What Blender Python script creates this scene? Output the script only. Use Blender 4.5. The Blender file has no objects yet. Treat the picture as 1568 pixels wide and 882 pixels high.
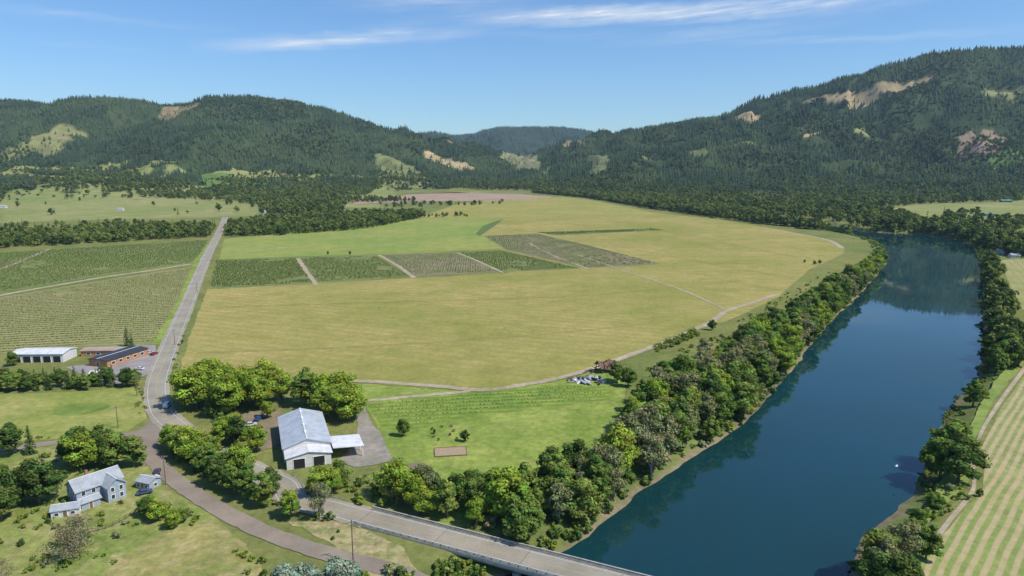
import bpy, math, random
import numpy as np
from mathutils import Vector
random.seed(7); rng=np.random.default_rng(7)
scene=bpy.context.scene
scene.view_settings.view_transform='Standard'
try: scene.view_settings.look='None'
except Exception: pass
scene.view_settings.exposure=0
H=100.0; PITCH=math.radians(10.3); CP=math.cos(PITCH); SP=math.sin(PITCH)
# ---------------------------------------------------------------- camera-ray helpers (pixel u,v -> metres on the ground)
def ray(u,v):
    a=440.5-v
    return (u-784.0, 1046*CP+a*SP, a*CP-1046*SP)
def P(u,v,z=0.0):
    d=ray(u,v); t=(z-H)/d[2]
    return (d[0]*t,d[1]*t)
def PL(lst,z=0.0): return [P(u,v,z) for u,v in lst]
def crest(u,v,D,tree=12):
    d=ray(u,v); t=D/d[1]
    return (d[0]*t,D,max(5.0,H+d[2]*t-tree))
# ---------------------------------------------------------------- noise
def vnoise(x,y,seed=0):
    x=np.asarray(x,float); y=np.asarray(y,float)
    xi=np.floor(x).astype(np.int64); yi=np.floor(y).astype(np.int64)
    fx=x-xi; fy=y-yi
    fx=fx*fx*(3-2*fx); fy=fy*fy*(3-2*fy)
    def h(a,b):
        n=(a*374761393+b*668265263+seed*1442695041)&0xffffffff
        n=((n^(n>>13))*1274126177)&0xffffffff
        return ((n^(n>>16))&0xffff)/65535.0
    return (h(xi,yi)*(1-fx)+h(xi+1,yi)*fx)*(1-fy)+(h(xi,yi+1)*(1-fx)+h(xi+1,yi+1)*fx)*fy
def fbm(x,y,seed=0,o=4):
    s=0;a=.5;t=0
    for i in range(o):
        s=s+a*vnoise(x*2**i,y*2**i,seed+i*17); t+=a; a*=.5
    return s/t
# ---------------------------------------------------------------- polygons
def inside(poly,x,y):
    x=np.asarray(x,float);y=np.asarray(y,float)
    r=np.zeros(x.shape,bool); n=len(poly)
    for i in range(n):
        x1,y1=poly[i]; x2,y2=poly[(i+1)%n]
        if y1==y2: continue
        c=((y1>y)!=(y2>y))&(x<(x2-x1)*(y-y1)/(y2-y1)+x1)
        r^=c
    return r
def segdist(x,y,p,q):
    dx,dy=q[0]-p[0],q[1]-p[1]; L=dx*dx+dy*dy+1e-9
    t=np.clip(((x-p[0])*dx+(y-p[1])*dy)/L,0,1)
    return np.hypot(x-p[0]-t*dx,y-p[1]-t*dy),t
def linedist(pts,x,y):
    d=np.full(np.shape(x),1e9)
    for i in range(len(pts)-1): d=np.minimum(d,segdist(x,y,pts[i],pts[i+1])[0])
    return d
def smooth(pts,n=6):
    P_=[pts[0]]+list(pts)+[pts[-1]]; out=[]
    for i in range(1,len(P_)-2):
        p0,p1,p2,p3=[np.array(P_[i+k],float) for k in (-1,0,1,2)]
        for j in range(n):
            t=j/n
            out.append(tuple(.5*((2*p1)+(-p0+p2)*t+(2*p0-5*p1+4*p2-p3)*t*t+(-p0+3*p1-3*p2+p3)*t**3)))
    out.append(tuple(pts[-1])); return out
# ---------------------------------------------------------------- river + terrain
WZ=-4.0
left_shore=PL([(300,1250),(600,980),(720,905),(800,866),(880,832),(950,780),(1060,700),(1165,622),(1245,522),(1300,467),(1345,417),(1358,396),(1338,370),(1250,351),(1170,341)],WZ)
right_shore=PL([(1170,334),(1250,341),(1340,355),(1400,357),(1450,363),(1490,378),(1502,410),(1505,480),(1503,560),(1488,592),(1440,645),(1420,700),(1392,765),(1335,815),(1285,885),(1180,1010),(1000,1300)],WZ)
RIVER=smooth(left_shore,4)+smooth(right_shore,4)
RB=(min(p[0] for p in RIVER)-60,max(p[0] for p in RIVER)+60,min(p[1] for p in RIVER)-60,max(p[1] for p in RIVER)+60)
def river_s(x,y):
    x=np.asarray(x,float);y=np.asarray(y,float)
    s=np.full(x.shape,60.0)
    m=(x>RB[0])&(x<RB[1])&(y>RB[2])&(y<RB[3])
    xs=x[m];ys=y[m]
    d=linedist(RIVER+[RIVER[0]],xs,ys)
    ins=inside(RIVER,xs,ys)
    s[m]=np.where(ins,-d,d)+(fbm(xs/14,ys/14,5,3)-.5)*6
    return s
RIDGES=[
 ([crest(*a) for a in [(-500,200,4300),(-200,165,4200),(-60,152,4100),(0,151,4050),(45,155,4000),(88,168,3950),(140,147,3900),(200,150,3900),(245,159,3950),(300,158,3900),(330,148,3850),(400,147,3850),(455,158,3900),(520,176,4000),(580,198,4200),(630,214,4500),(680,232,4800),(740,254,5200),(800,270,5600)]],1500,1.1),
 ([crest(335,175,3600),crest(430,215,3150),crest(520,262,2900)],650,1.0),
 ([crest(140,175,3600),crest(200,230,3000),crest(270,262,2700)],600,1.0),
 ([crest(-400,235,2500,5),crest(0,262,2500,5),crest(160,268,2450,5),crest(330,274,2500,5)],750,1.2),
 ([crest(560,210,6000),crest(620,205,5900),crest(665,202,5900),crest(700,215,5900),crest(760,238,5900),crest(835,266,5800)],1000,1.1),
 ([crest(640,213,7200),crest(690,208,7200),crest(735,203,7200),crest(770,194,7100),crest(860,194,7100),crest(900,200,7100),crest(940,210,7100),crest(1050,225,7100)],1300,1.1),
 ([crest(*a) for a in [(2300,120,3000),(1900,85,3200),(1700,76,3300),(1568,71,3400),(1480,74,3450),(1430,81,3450),(1380,94,3500),(1300,117,3550),(1230,139,3600),(1180,154,3600),(1140,173,3600),(1100,177,3600),(1050,184,3700),(1000,194,3800),(950,211,3900),(900,232,4000),(855,254,4100),(825,272,4200)]],1400,1.05),
 ([crest(1500,110,3200),crest(1440,190,2800),crest(1400,262,2450)],520,1.0),
 ([crest(1230,165,3400),crest(1180,215,2950),crest(1130,270,2500)],520,1.0),
 ([crest(1000,205,3700),crest(950,250,3200),crest(900,282,2800)],420,1.0),
]
def hfun(x,y):
    x=np.asarray(x,float);y=np.asarray(y,float)
    z=np.zeros(x.shape)
    m=(y>1300)
    X=x[m];Y=y[m]
    wx=X+(fbm(X/420,Y/420,11,3)-.5)*300; wy=Y+(fbm(X/420,Y/420,23,3)-.5)*260
    best=np.zeros(X.shape); gb=np.zeros(X.shape)
    for pts,W,p in RIDGES:
        for i in range(len(pts)-1):
            a,b=pts[i],pts[i+1]
            d0,t0=segdist(X,Y,a,b); d1,t1=segdist(wx,wy,a,b)
            k=np.clip(d0/400,0,1)
            d=d0*(1-k)+d1*k; t=t0
            q=np.sqrt((d/W)**2+.0012)-.034
            g=np.clip(1-q,0,1)**p
            g=g*g*(3-2*g)*.45+g*.55
            hh=(a[2]+(b[2]-a[2])*t)*g; k=hh>best
            best=np.where(k,hh,best); gb=np.where(k,g,gb)
    rn=1-np.abs(2*fbm(X/380,Y/380,31,3)-1); rn2=1-np.abs(2*fbm(X/150,Y/150,37,3)-1)
    env=np.clip(best/120,0,1)*np.clip((1-gb)*5,0,1)
    best=best*(1-.46*env*(1-rn)**1.0)+ (rn2-.75)*62*env+(fbm(X/60,Y/60,41,3)-.5)*16*np.clip(best/120,0,1)
    z[m]=np.maximum(best,0)
    s=river_s(x,y)
    c=np.where(s<60,np.clip(WZ+np.where(s>0,s*.33,s*.35),-7.5,0),0)
    return z+c
def march(u,v):
    d=ray(u,v)
    Yd=np.concatenate([np.arange(150,2000,6),np.arange(2000,7600,10)])
    t=Yd/d[1]; x=d[0]*t; z=H+d[2]*t
    g=z-hfun(x,Yd)
    k=np.where(g<0)[0]
    i=k[0] if len(k) else int(np.argmin(g[300:]))+300
    return (x[i],Yd[i])
def M(lst): return [march(u,v) for u,v in lst]
# ---------------------------------------------------------------- node helpers
def mat(name):
    m=bpy.data.materials.new(name); m.use_nodes=True
    nt=m.node_tree; nt.nodes.clear()
    return m,nt
def nd(nt,t,**k):
    n=nt.nodes.new(t)
    for a,b in k.items(): setattr(n,a,b)
    return n
def setin(nt,sock,val):
    if hasattr(val,'is_linked') : nt.links.new(val,sock)
    else:
        if isinstance(val,(tuple,list)) and len(val)==3 and sock.type=='RGBA': val=(*val,1)
        sock.default_value=val
def mth(nt,op,a,b=0.0,c=None,clamp=False):
    n=nd(nt,'ShaderNodeMath',operation=op,use_clamp=clamp); setin(nt,n.inputs[0],a); setin(nt,n.inputs[1],b)
    if c is not None: setin(nt,n.inputs[2],c)
    return n.outputs[0]
def mix(nt,f,a,b,bl='MIX'):
    n=nd(nt,'ShaderNodeMix',data_type='RGBA',blend_type=bl); setin(nt,n.inputs[0],f); setin(nt,n.inputs[6],a); setin(nt,n.inputs[7],b); return n.outputs[2]
def noise(nt,vec,scale,detail=3,rough=.6):
    n=nd(nt,'ShaderNodeTexNoise'); n.inputs['Scale'].default_value=scale; n.inputs['Detail'].default_value=detail; n.inputs['Roughness'].default_value=rough
    if vec is not None: nt.links.new(vec,n.inputs['Vector'])
    return n.outputs[0]
def rng_(nt,v,a,b,c=0.,d=1.):
    n=nd(nt,'ShaderNodeMapRange'); setin(nt,n.inputs[0],v)
    for i,k in enumerate((a,b,c,d)): n.inputs[i+1].default_value=k
    return n.outputs[0]
def pos(nt): return nd(nt,'ShaderNodeNewGeometry').outputs['Position']
def out_pr(nt,col,rough=.9,metal=0.,spec=.2,bump=None,bs=.3,bd=.1):
    p=nd(nt,'ShaderNodeBsdfPrincipled'); setin(nt,p.inputs['Base Color'],col); setin(nt,p.inputs['Roughness'],rough)
    p.inputs['Metallic'].default_value=metal; p.inputs['Specular IOR Level'].default_value=spec
    if bump is not None:
        b=nd(nt,'ShaderNodeBump'); b.inputs['Strength'].default_value=bs; b.inputs['Distance'].default_value=bd
        nt.links.new(bump,b.inputs['Height']); nt.links.new(b.outputs[0],p.inputs['Normal'])
    o=nd(nt,'ShaderNodeOutputMaterial'); nt.links.new(p.outputs[0],o.inputs[0]); return p
def simple(name,col,rough=.8,metal=0.,spec=.3,var=.15,sc=1.5):
    m,nt=mat(name); n=noise(nt,pos(nt),sc,4)
    c=mix(nt,rng_(nt,n,.3,.7),tuple(x*(1-var) for x in col),tuple(min(1,x*(1+var)) for x in col))
    out_pr(nt,c,rough,metal,spec); return m
def field(name,c1,c2,c3=None,big=.012,row=None,rowcol=None,rowamt=.6,fine=.35,width=.0,c3r=(.54,.72)):
    m,nt=mat(name); p=pos(nt)
    a=noise(nt,p,big,5,.65); col=mix(nt,rng_(nt,a,.38,.62),c1,c2)
    if c3:
        b=noise(nt,p,big*3.3,6,.7); col=mix(nt,rng_(nt,b,c3r[0],c3r[1],0,.8),col,c3)
    f=noise(nt,p,.35,5,.75); f3=noise(nt,p,.06,5,.75)
    col=mix(nt,1.0,col,mix(nt,rng_(nt,f,.25,.75),(1-fine,)*3,(1+fine,)*3),'MULTIPLY')
    col=mix(nt,1.0,col,mix(nt,rng_(nt,f3,.32,.68),(.80,.84,.80),(1.18,1.14,1.2)),'MULTIPLY')
    if row:
        ang=math.radians(row[0]); dv=(-math.sin(ang),math.cos(ang),0)
        wob=nd(nt,'ShaderNodeVectorMath',operation='DOT_PRODUCT'); nt.links.new(p,wob.inputs[0]); wob.inputs[1].default_value=dv
        w=mth(nt,'ADD',wob.outputs['Value'],mth(nt,'MULTIPLY',noise(nt,p,.02,2),3.0))
        s=mth(nt,'SINE',mth(nt,'MULTIPLY',w,2*math.pi/row[1]))
        s=rng_(nt,s,-.5+width,.5+width,0,rowamt)
        s=mth(nt,'MULTIPLY',s,rng_(nt,noise(nt,p,.25,4,.7),.3,.6,.35,1.))
        col=mix(nt,s,col,rowcol)
    out_pr(nt,col,.95,0,.1,bump=f,bs=.5,bd=.3); return m
# ---------------------------------------------------------------- mesh helpers
def mesh_np(name,V,F,mats=(),smooth_=False,matidx=None):
    V=np.asarray(V,np.float32); F=np.asarray(F,np.int32); k=F.shape[1]
    me=bpy.data.meshes.new(name); me.vertices.add(len(V)); me.vertices.foreach_set('co',V.ravel())
    me.loops.add(F.size); me.loops.foreach_set('vertex_index',F.ravel())
    me.polygons.add(len(F)); me.polygons.foreach_set('loop_start',np.arange(0,F.size,k,dtype=np.int32))
    try: me.polygons.foreach_set('loop_total',np.full(len(F),k,np.int32))
    except Exception: pass
    for m in mats: me.materials.append(m)
    if matidx is not None: me.polygons.foreach_set('material_index',np.asarray(matidx,np.int32))
    if smooth_: me.polygons.foreach_set('use_smooth',np.ones(len(F),bool))
    me.update(calc_edges=True); return me
def obj(name,me,loc=(0,0,0),rz=0,parent=None,scale=None):
    o=bpy.data.objects.new(name,me); o.location=loc; o.rotation_euler=(0,0,rz)
    if scale is not None: o.scale=scale
    if parent: o.parent=parent
    scene.collection.objects.link(o); return o
def py_mesh(name,v,f,m=None):
    me=bpy.data.meshes.new(name); me.from_pydata(v,[],f)
    if m: me.materials.append(m)
    me.update(); return me
def rough_edge(poly,amp):
    out=[]; n=len(poly)
    for i in range(n):
        a=np.array(poly[i]);b=np.array(poly[(i+1)%n]); L=np.linalg.norm(b-a); st=max(2.5,L/40); k=max(1,int(L/st))
        nn=np.array((-(b-a)[1],(b-a)[0]))/(L+1e-9)
        for j in range(k):
            q=a+(b-a)*j/k; w=(float(fbm(q[0]/9,q[1]/9,61,3))-.5)*2*amp; out.append(tuple(q+nn*w))
    return out
def sheet(name,poly,z,m,rough=0):
    if rough: poly=rough_edge(poly,rough)
    return obj(name,py_mesh(name,[(x,y,z) for x,y in poly],[tuple(range(len(poly)))],m))
def ribbon(name,pts,w,z,m,off=0.0,parent=None,dash=None,wob=0):
    pts=[np.array(p[:2],float) for p in pts]; v=[];f=[]
    for i,p in enumerate(pts):
        a=pts[max(0,i-1)];b=pts[min(len(pts)-1,i+1)]; d=(b-a)/(np.linalg.norm(b-a)+1e-9); n=np.array((-d[1],d[0]))
        w1=w*(1+wob*(random.random()-.5)); w2=w*(1+wob*(random.random()-.5))
        v+= [tuple(p+n*(off+w1/2))+(z,),tuple(p+n*(off-w2/2))+(z,)]
    for i in range(len(pts)-1):
        if dash and (i//dash)%2: continue
        f.append((2*i,2*i+1,2*i+3,2*i+2))
    return obj(name,py_mesh(name,v,f,m),parent=parent)
def box(name,c,s,m,parent=None,rz=0,bev=0):
    x,y,z=[k/2 for k in s]
    v=[(a*x,b*y,d*z) for d in (-1,1) for b in (-1,1) for a in (-1,1)]
    f=[(0,2,3,1),(4,5,7,6),(0,1,5,4),(2,6,7,3),(0,4,6,2),(1,3,7,5)]
    o=obj(name,py_mesh(name,v,f,m),c,rz,parent)
    if bev:
        b=o.modifiers.new('b','BEVEL'); b.width=bev; b.segments=2
    return o
def empty(name,loc=(0,0,0),rz=0):
    return obj(name,None,loc,rz)
def tube(pts,rad,sides=6):
    V=[];F=[]
    for i,(p,r) in enumerate(zip(pts,rad)):
        p=np.array(p,float); a=np.array(pts[max(0,i-1)],float); b=np.array(pts[min(len(pts)-1,i+1)],float)
        d=(b-a)/(np.linalg.norm(b-a)+1e-9); s=np.cross(d,(0.3,1,0.1)); s/=np.linalg.norm(s)+1e-9; t=np.cross(d,s)
        for k in range(sides):
            an=2*math.pi*k/sides; V.append(p+r*(s*math.cos(an)+t*math.sin(an)))
    for i in range(len(pts)-1):
        for k in range(sides):
            F.append((i*sides+k,i*sides+(k+1)%sides,(i+1)*sides+(k+1)%sides,(i+1)*sides+k))
    return V,F
# ---------------------------------------------------------------- ground sheet
def axis(segs):
    out=[segs[0][0]]
    for a,b,s in segs:
        n=max(1,int(round((b-a)/s))); out+=list(np.linspace(a,b,n+1)[1:])
    return np.array(out)
ax=axis([(-14000,-5200,900),(-5200,-2200,26),(-2200,-500,14),(-500,-200,7),(-200,640,3),(640,1000,9),(1000,2400,15),(2400,4800,26),(4800,14000,900)])
ay=axis([(-900,-100,100),(-100,100,15),(100,1080,3),(1080,1400,7),(1400,2800,13),(2800,4700,20),(4700,7600,30),(7600,16000,800)])
GX,GY=np.meshgrid(ax,ay); gx=GX.ravel(); gy=GY.ravel(); gz=hfun(gx,gy)
nx,ny=len(ax),len(ay)
I=np.arange(nx*ny).reshape(ny,nx)
F=np.stack([I[:-1,:-1],I[:-1,1:],I[1:,1:],I[1:,:-1]],-1).reshape(-1,4)
TAN=(.34,.27,.16); GTAN=(.20,.21,.09); PINK=(.25,.185,.145); BRG=(.12,.20,.05)
CUTS=[([(0,236),(60,205),(100,191),(128,203),(92,222),(75,243),(5,246)],GTAN),
([(95,205),(104,210),(98,222),(90,214)],TAN),
([(226,192),(250,160),(310,158),(295,172),(262,184)],(.21,.17,.09)),
([(572,235),(600,240),(640,262),(668,288),(585,291)],(.18,.20,.08)),
([(650,232),(690,240),(722,256),(712,263),(675,252),(655,243)],TAN),
([(765,238),(800,227),(828,260),(790,262)],(.19,.20,.11)),
([(690,222),(735,209),(712,224)],(.28,.20,.13)),([(860,222),(890,212),(900,224)],(.2,.18,.10)),
([(1225,157),(1262,145),(1300,142),(1340,132),(1430,117),(1418,126),(1350,148),(1330,162),(1290,157),(1232,164)],TAN),
([(1115,179),(1165,175),(1150,189)],TAN),([(1230,207),(1260,206),(1262,212),(1234,213)],TAN),
([(1458,228),(1480,206),(1505,194),(1545,212),(1530,232),(1490,240)],PINK),
([(1495,242),(1540,228),(1568,215),(1600,240),(1568,258),(1520,262)],BRG),
([(1500,146),(1530,138),(1600,132),(1600,142),(1530,150)],GTAN),
([(980,236),(1025,233),(1020,240),(985,243)],GTAN),([(1120,222),(1160,218),(1158,226)],GTAN),([(900,240),(940,238),(930,262),(905,268)],(.14,.16,.075)),([(1300,200),(1330,196),(1325,206)],GTAN),
([(300,268),(350,266),(415,280),(400,296),(320,290)],BRG),([(1050,236),(1080,232),(1085,246)],(.12,.15,.06)),([(820,262),(850,258),(840,272)],(.12,.15,.07)),
]
CUTW=[(M(a),c) for a,c in CUTS]
PAST=[[(0,294),(30,289),(110,297),(250,308),(400,312),(408,330),(0,340)],[(185,287),(250,282),(330,289),(320,299),(200,300)],[(50,282),(110,270),(165,270),(215,252),(235,262),(190,276),(150,288),(60,292)],[(105,262),(150,252),(200,250),(170,262)],
 [(0,262),(40,258),(60,266),(10,272)],[(1330,322),(1420,309),(1490,312),(1568,306),(1640,310),(1640,345),(1500,345),(1380,330)],[(1195,306),(1255,305),(1260,312),(1200,313)]]
PASTW=[M(a) for a in PAST]
def forest_color(x,y):
    n=fbm(x/120,y/120,77,4)[:,None]
    return np.array((.030,.050,.022))*(1-n)+np.array((.06,.085,.035))*n
def cutmask(x,y):
    m=np.zeros(x.shape,bool)
    xx=x+(fbm(x/60,y/60,3,3)-.5)*70; yy=y+(fbm(x/60,y/60,4,3)-.5)*70
    for p,c in CUTW: m|=inside(p,xx,yy)
    return m
def pastmask(x,y):
    m=np.zeros(x.shape,bool)
    xx=x+(fbm(x/60,y/60,3,3)-.5)*40; yy=y+(fbm(x/60,y/60,4,3)-.5)*40
    for p in PASTW: m|=inside(p,xx,yy)
    m|=(x<-.17*y)&(y>1600)&(y<2750)&(fbm(x/150,y/150,131,3)>.47)
    return m
col=np.zeros((len(gx),3)); n1=fbm(gx/60,gy/60,9,4)[:,None]
col[:]=np.array((.12,.16,.045))*(1-n1)+np.array((.22,.215,.075))*n1
fh=np.clip((gz-6)/10,0,1)[:,None]; col=col*(1-fh)+forest_color(gx,gy)*fh
mm=pastmask(gx,gy); n2=fbm(gx/130,gy/130,19,3)[:,None]
pc=np.array((.17,.22,.065))*(1-n2)+np.array((.29,.28,.12))*n2; col[mm]=pc[mm]
xx=gx+(fbm(gx/60,gy/60,3,3)-.5)*70; yy=gy+(fbm(gx/60,gy/60,4,3)-.5)*70
n3=fbm(gx/45,gy/45,29,4)[:,None]
for p,c in CUTW:
    k=inside(p,xx,yy); cc=np.array(c)*(.5+1.0*n3); col[k]=cc[k]
s_=river_s(gx,gy)
k=(s_<11); b=np.array((.13,.16,.05))*(.6+.8*n1); col[k]=b[k]
k=(s_<1.8); b=np.array((.19,.155,.10))*(.6+.8*n1); col[k]=b[k]
gm,nt=mat('farmland_and_hill_ground')
at=nd(nt,'ShaderNodeAttribute',attribute_name='cover')
p=pos(nt); f=noise(nt,p,.3,6,.75); f2=noise(nt,p,.03,5,.7)
c=mix(nt,1.0,at.outputs['Color'],mix(nt,rng_(nt,f,.25,.75),(.62,.62,.6),(1.35,1.35,1.3)),'MULTIPLY')
c=mix(nt,1.0,c,mix(nt,rng_(nt,f2,.3,.7),(.75,.8,.75),(1.25,1.2,1.2)),'MULTIPLY')
out_pr(nt,c,.95,0,.1,bump=f,bs=.6,bd=.4)
me=mesh_np('ground',np.stack([gx,gy,gz],1),F,[gm],True)
ca=me.color_attributes.new('cover','FLOAT_COLOR','POINT'); ca.data.foreach_set('color',np.concatenate([col,np.ones((len(col),1))],1).astype(np.float32).ravel())
obj('ground',me)
# ---------------------------------------------------------------- water
wm,nt=mat('river_water'); p=pos(nt)
n=noise(nt,p,.5,4,.6); n2=noise(nt,p,.010,5,.65); n3=noise(nt,p,.03,4,.6)
c=mix(nt,rng_(nt,n2,.35,.65),(.006,.034,.034),(.006,.042,.056))
pr=out_pr(nt,c,rng_(nt,n3,.45,.62,.0,.05),0,.5,bump=n,bs=.08,bd=.03); pr.inputs['IOR'].default_value=1.47
sheet('river_water',[(-700,-300),(900,-300),(900,1180),(-700,1180)],WZ,wm)
# ---------------------------------------------------------------- fields
OLIVE=field('hay_field',(.235,.235,.058),(.355,.29,.105),(.20,.235,.05),.007,row=(-20,9.0),rowcol=(.22,.225,.06),rowamt=.45,fine=.30)
OLIVE2=field('hay_field_b',(.25,.255,.065),(.33,.285,.095),(.22,.24,.055),.008,row=(60,11.0),rowcol=(.22,.235,.06),rowamt=.35,fine=.22)
GREEN=field('green_pasture',(.19,.26,.058),(.26,.285,.075),(.31,.28,.11),.008,fine=.2)
GREEN2=field('bright_grass',(.17,.25,.042),(.23,.29,.055),(.28,.27,.085),.03,row=(8,4.2),rowcol=(.105,.17,.035),rowamt=.8,fine=.35)
LAWN=field('lawn_grass',(.165,.24,.042),(.24,.29,.065),(.30,.28,.10),.03,fine=.38)
SHRUBF=field('nursery_ground',(.15,.19,.055),(.19,.21,.075),(.26,.23,.12),.015,row=(3,5.5),rowcol=(.09,.14,.04),rowamt=.6,fine=.3)
NURS2=field('nursery_brown',(.18,.19,.075),(.25,.21,.13),(.14,.16,.06),.02,row=(3,5.5),rowcol=(.12,.14,.065),rowamt=.6,fine=.3)
BROWN=field('ploughed_field',(.31,.22,.165),(.35,.27,.20),None,.01,fine=.15)
ORCH=field('orchard_floor',(.24,.235,.09),(.30,.26,.13),(.18,.21,.07),.01,row=(14,6.0),rowcol=(.14,.175,.05),rowamt=.85,fine=.3)
ORCHG=field('orchard_floor_green',(.16,.21,.06),(.22,.235,.085),(.26,.23,.12),.01,row=(14,6.5),rowcol=(.10,.155,.04),rowamt=.85,fine=.3)
STRIPE=field('striped_crop',(.20,.25,.07),(.25,.27,.10),None,.02,row=(46.5,2.7),rowcol=(.43,.34,.20),rowamt=.95,fine=.3)
TANF=field('dry_field',(.33,.29,.14),(.26,.27,.10),None,.02,row=(60,6),rowcol=(.2,.24,.07),rowamt=.5,fine=.2)
DRY=field('dry_bank_grass',(.20,.22,.06),(.28,.26,.09),(.36,.29,.15),.05,fine=.42,c3r=(.48,.66))
DIRT=field('dirt_track',(.34,.28,.19),(.40,.34,.25),(.22,.24,.10),.08,fine=.3)
SAND=field('sandy_bank',(.42,.33,.19),(.27,.25,.11),(.17,.20,.065),.06,fine=.5,c3r=(.46,.58))
GRAVEL=field('gravel_yard',(.30,.27,.23),(.24,.22,.18),(.20,.20,.12),.08,fine=.3)
sheet('hay_field',PL([(318,442),(288,520),(270,590),(420,600),(535,584),(640,592),(740,597),(850,580),(930,556),(1000,528),(1060,500),(1112,492),(1190,455),(1240,412),(1292,388),(1293,378),(1262,365),(1190,350),(1100,336),(1000,325),(900,305),(860,301),(760,307),(640,335),(770,383),(780,418),(480,433)]),.05,OLIVE,1.2)
sheet('far_hay_field',PL([(640,333),(700,312),(770,304),(860,301),(905,306),(985,322),(1010,330),(820,333),(745,333)]),.10,OLIVE2,3)
sheet('green_pasture',PL([(336,397),(343,366),(480,352),(640,335),(735,334),(760,333),(735,358),(780,380),(640,387),(500,391)]),.10,GREEN,1.5)
sheet('nursery_plot',PL([(320,442),(331,398),(453,395),(480,434)]),.14,SHRUBF,.7)
sheet('nursery_plot',PL([(459,394),(577,391),(628,424),(487,433)]),.14,SHRUBF,.7)
sheet('nursery_plot',PL([(583,390),(697,386),(765,416),(636,423)]),.14,NURS2,.7)
sheet('nursery_plot',PL([(703,386),(770,383),(890,411),(772,416)]),.14,SHRUBF,.7)
sheet('nursery_plot',PL([(740,361),(822,357),(905,376),(1012,404),(897,411),(775,382)]),.145,NURS2,.7)
sheet('nursery_strip',PL([(822,355),(1000,349),(1020,352),(850,360)]),.15,SHRUBF,.7)
sheet('pond_hollow',PL([(740,345),(770,335),(765,340),(748,352),(735,361),(728,358)]),.16,field('hollow_grass',(.09,.14,.04),(.12,.17,.05)),1)
sheet('ploughed_field',PL([(552,302),(600,297),(700,294),(800,297),(850,301),(760,307),(640,308),(540,312)]),.12,BROWN)
sheet('far_green_field',PL([(560,296),(620,291),(700,291),(760,294),(650,296),(570,299)]),.12,GREEN)
sheet('barn_meadow',PL([(535,585),(640,594),(740,600),(850,584),(930,562),(955,580),(960,640),(900,720),(800,780),(690,810),(560,730),(600,708),(572,645),(552,612)]),.08,LAWN,1)
sheet('orchard_rows',PL([(562,618),(690,604),(860,590),(925,590),(935,612),(700,640),(620,660),(585,655)]),.13,GREEN2,.6)
sheet('orchard_block',PL([(-120,392),(0,385),(322,366),(312,382),(296,402),(160,420),(0,448),(-150,475)]),.07,ORCHG,.6)
sheet('orchard_block',PL([(-200,482),(0,455),(160,428),(292,408),(262,480),(234,527),(0,541),(-250,560)]),.07,ORCH,.6)
sheet('road_verge',PL([(326,362),(334,362),(300,450),(262,520),(247,527),(232,526),(270,465),(296,402)]),.09,LAWN)
sheet('meadow',PL([(-100,606),(0,604),(140,598),(212,590),(225,640),(195,660),(100,672),(-100,680)]),.07,field('meadow_grass',(.22,.26,.06),(.29,.285,.09),(.17,.22,.045),.03,fine=.28),.6)
sheet('wet_hollow',[(P(122,626)[0]+11*math.cos(t)*(1+.1*math.sin(3*t)),P(122,626)[1]+8*math.sin(t)) for t in np.linspace(0,6.0,18)],.11,field('wet_grass',(.13,.20,.04),(.20,.25,.06),None,.15,fine=.2),.8)
sheet('house_lawn',PL([(-80,690),(90,680),(215,675),(240,740),(330,790),(400,860),(380,930),(-100,930),(-100,700)]),.06,field('rough_lawn',(.16,.215,.048),(.25,.26,.08),(.33,.28,.14),.05,fine=.45,c3r=(.5,.66)),1)
sheet('dry_grass_patch',PL([(150,881),(200,850),(260,812),(330,800),(380,840),(400,881),(390,940),(150,940)]),.10,DRY,2.5)
sheet('sandy_bank',PL([(440,800),(510,795),(560,812),(625,838),(645,881),(570,890),(545,850),(500,830)]),.10,SAND,2.5)
sheet('striped_crop_field',PL([(1425,835),(1450,812),(1503,752),(1508,700),(1500,690),(1530,630),(1568,575),(1720,560),(1900,900),(1500,1000),(1400,980),(1395,900)]),.06,STRIPE,.3)
sheet('bank_path',smooth(PL([(1429,838),(1460,795),(1493,752),(1493,715),(1502,670),(1530,622),(1568,570)]),5)+smooth(PL([(1568,560),(1524,620),(1497,668),(1486,715),(1487,748),(1450,795),(1422,832)]),5),.11,DIRT)
sheet('bank_grass',PL([(1420,800),(1480,740),(1480,700),(1520,615),(1568,555),(1600,545),(1600,500),(1545,560),(1510,600),(1468,690),(1430,760),(1390,820),(1350,880),(1420,900)]),.04,field('bank_grass_mix',(.17,.24,.05),(.22,.27,.07),(.27,.27,.11),.05,fine=.3),1)
sheet('dry_field',PL([(1530,398),(1700,388),(1800,520),(1600,500),(1562,470)]),.06,TANF)
def track(name,l,w,m=DIRT,z=.17,wob=.4): return ribbon(name,smooth(PL(l),12),w,z,m,wob=wob)
track('farm_track',[(528,582),(600,586),(680,592),(740,597),(800,589),(850,580),(910,563),(960,545),(1010,527),(1050,510),(1090,492),(1112,476),(1150,464),(1190,450)],4.0)
track('farm_track',[(560,614),(640,606),(720,599)],3,z=.18)
track('farm_track',[(885,390),(950,412),(1040,442),(1112,474)],2.2,z=.18)
track('farm_track',[(456,395),(468,413),(484,436)],4); track('farm_track',[(580,390),(608,406),(634,425)],4)
track('farm_track',[(700,386),(735,401),(770,417)],3)
track('farm_track',[(810,372),(850,392),(900,411)],3)
track('farm_track',[(-120,476),(0,452),(90,436),(160,424),(230,414),(292,404)],6)
track('farm_track',[(0,412),(40,396),(76,381)],4)
track('farm_track',[(360,388),(400,382),(440,378)],3)
track('farm_track',[(1180,352),(1225,358),(1270,368),(1290,380)],6)
WHEEL=field('wheel_marks',(.25,.25,.08),(.30,.27,.11),None,.05,fine=.2)
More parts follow.
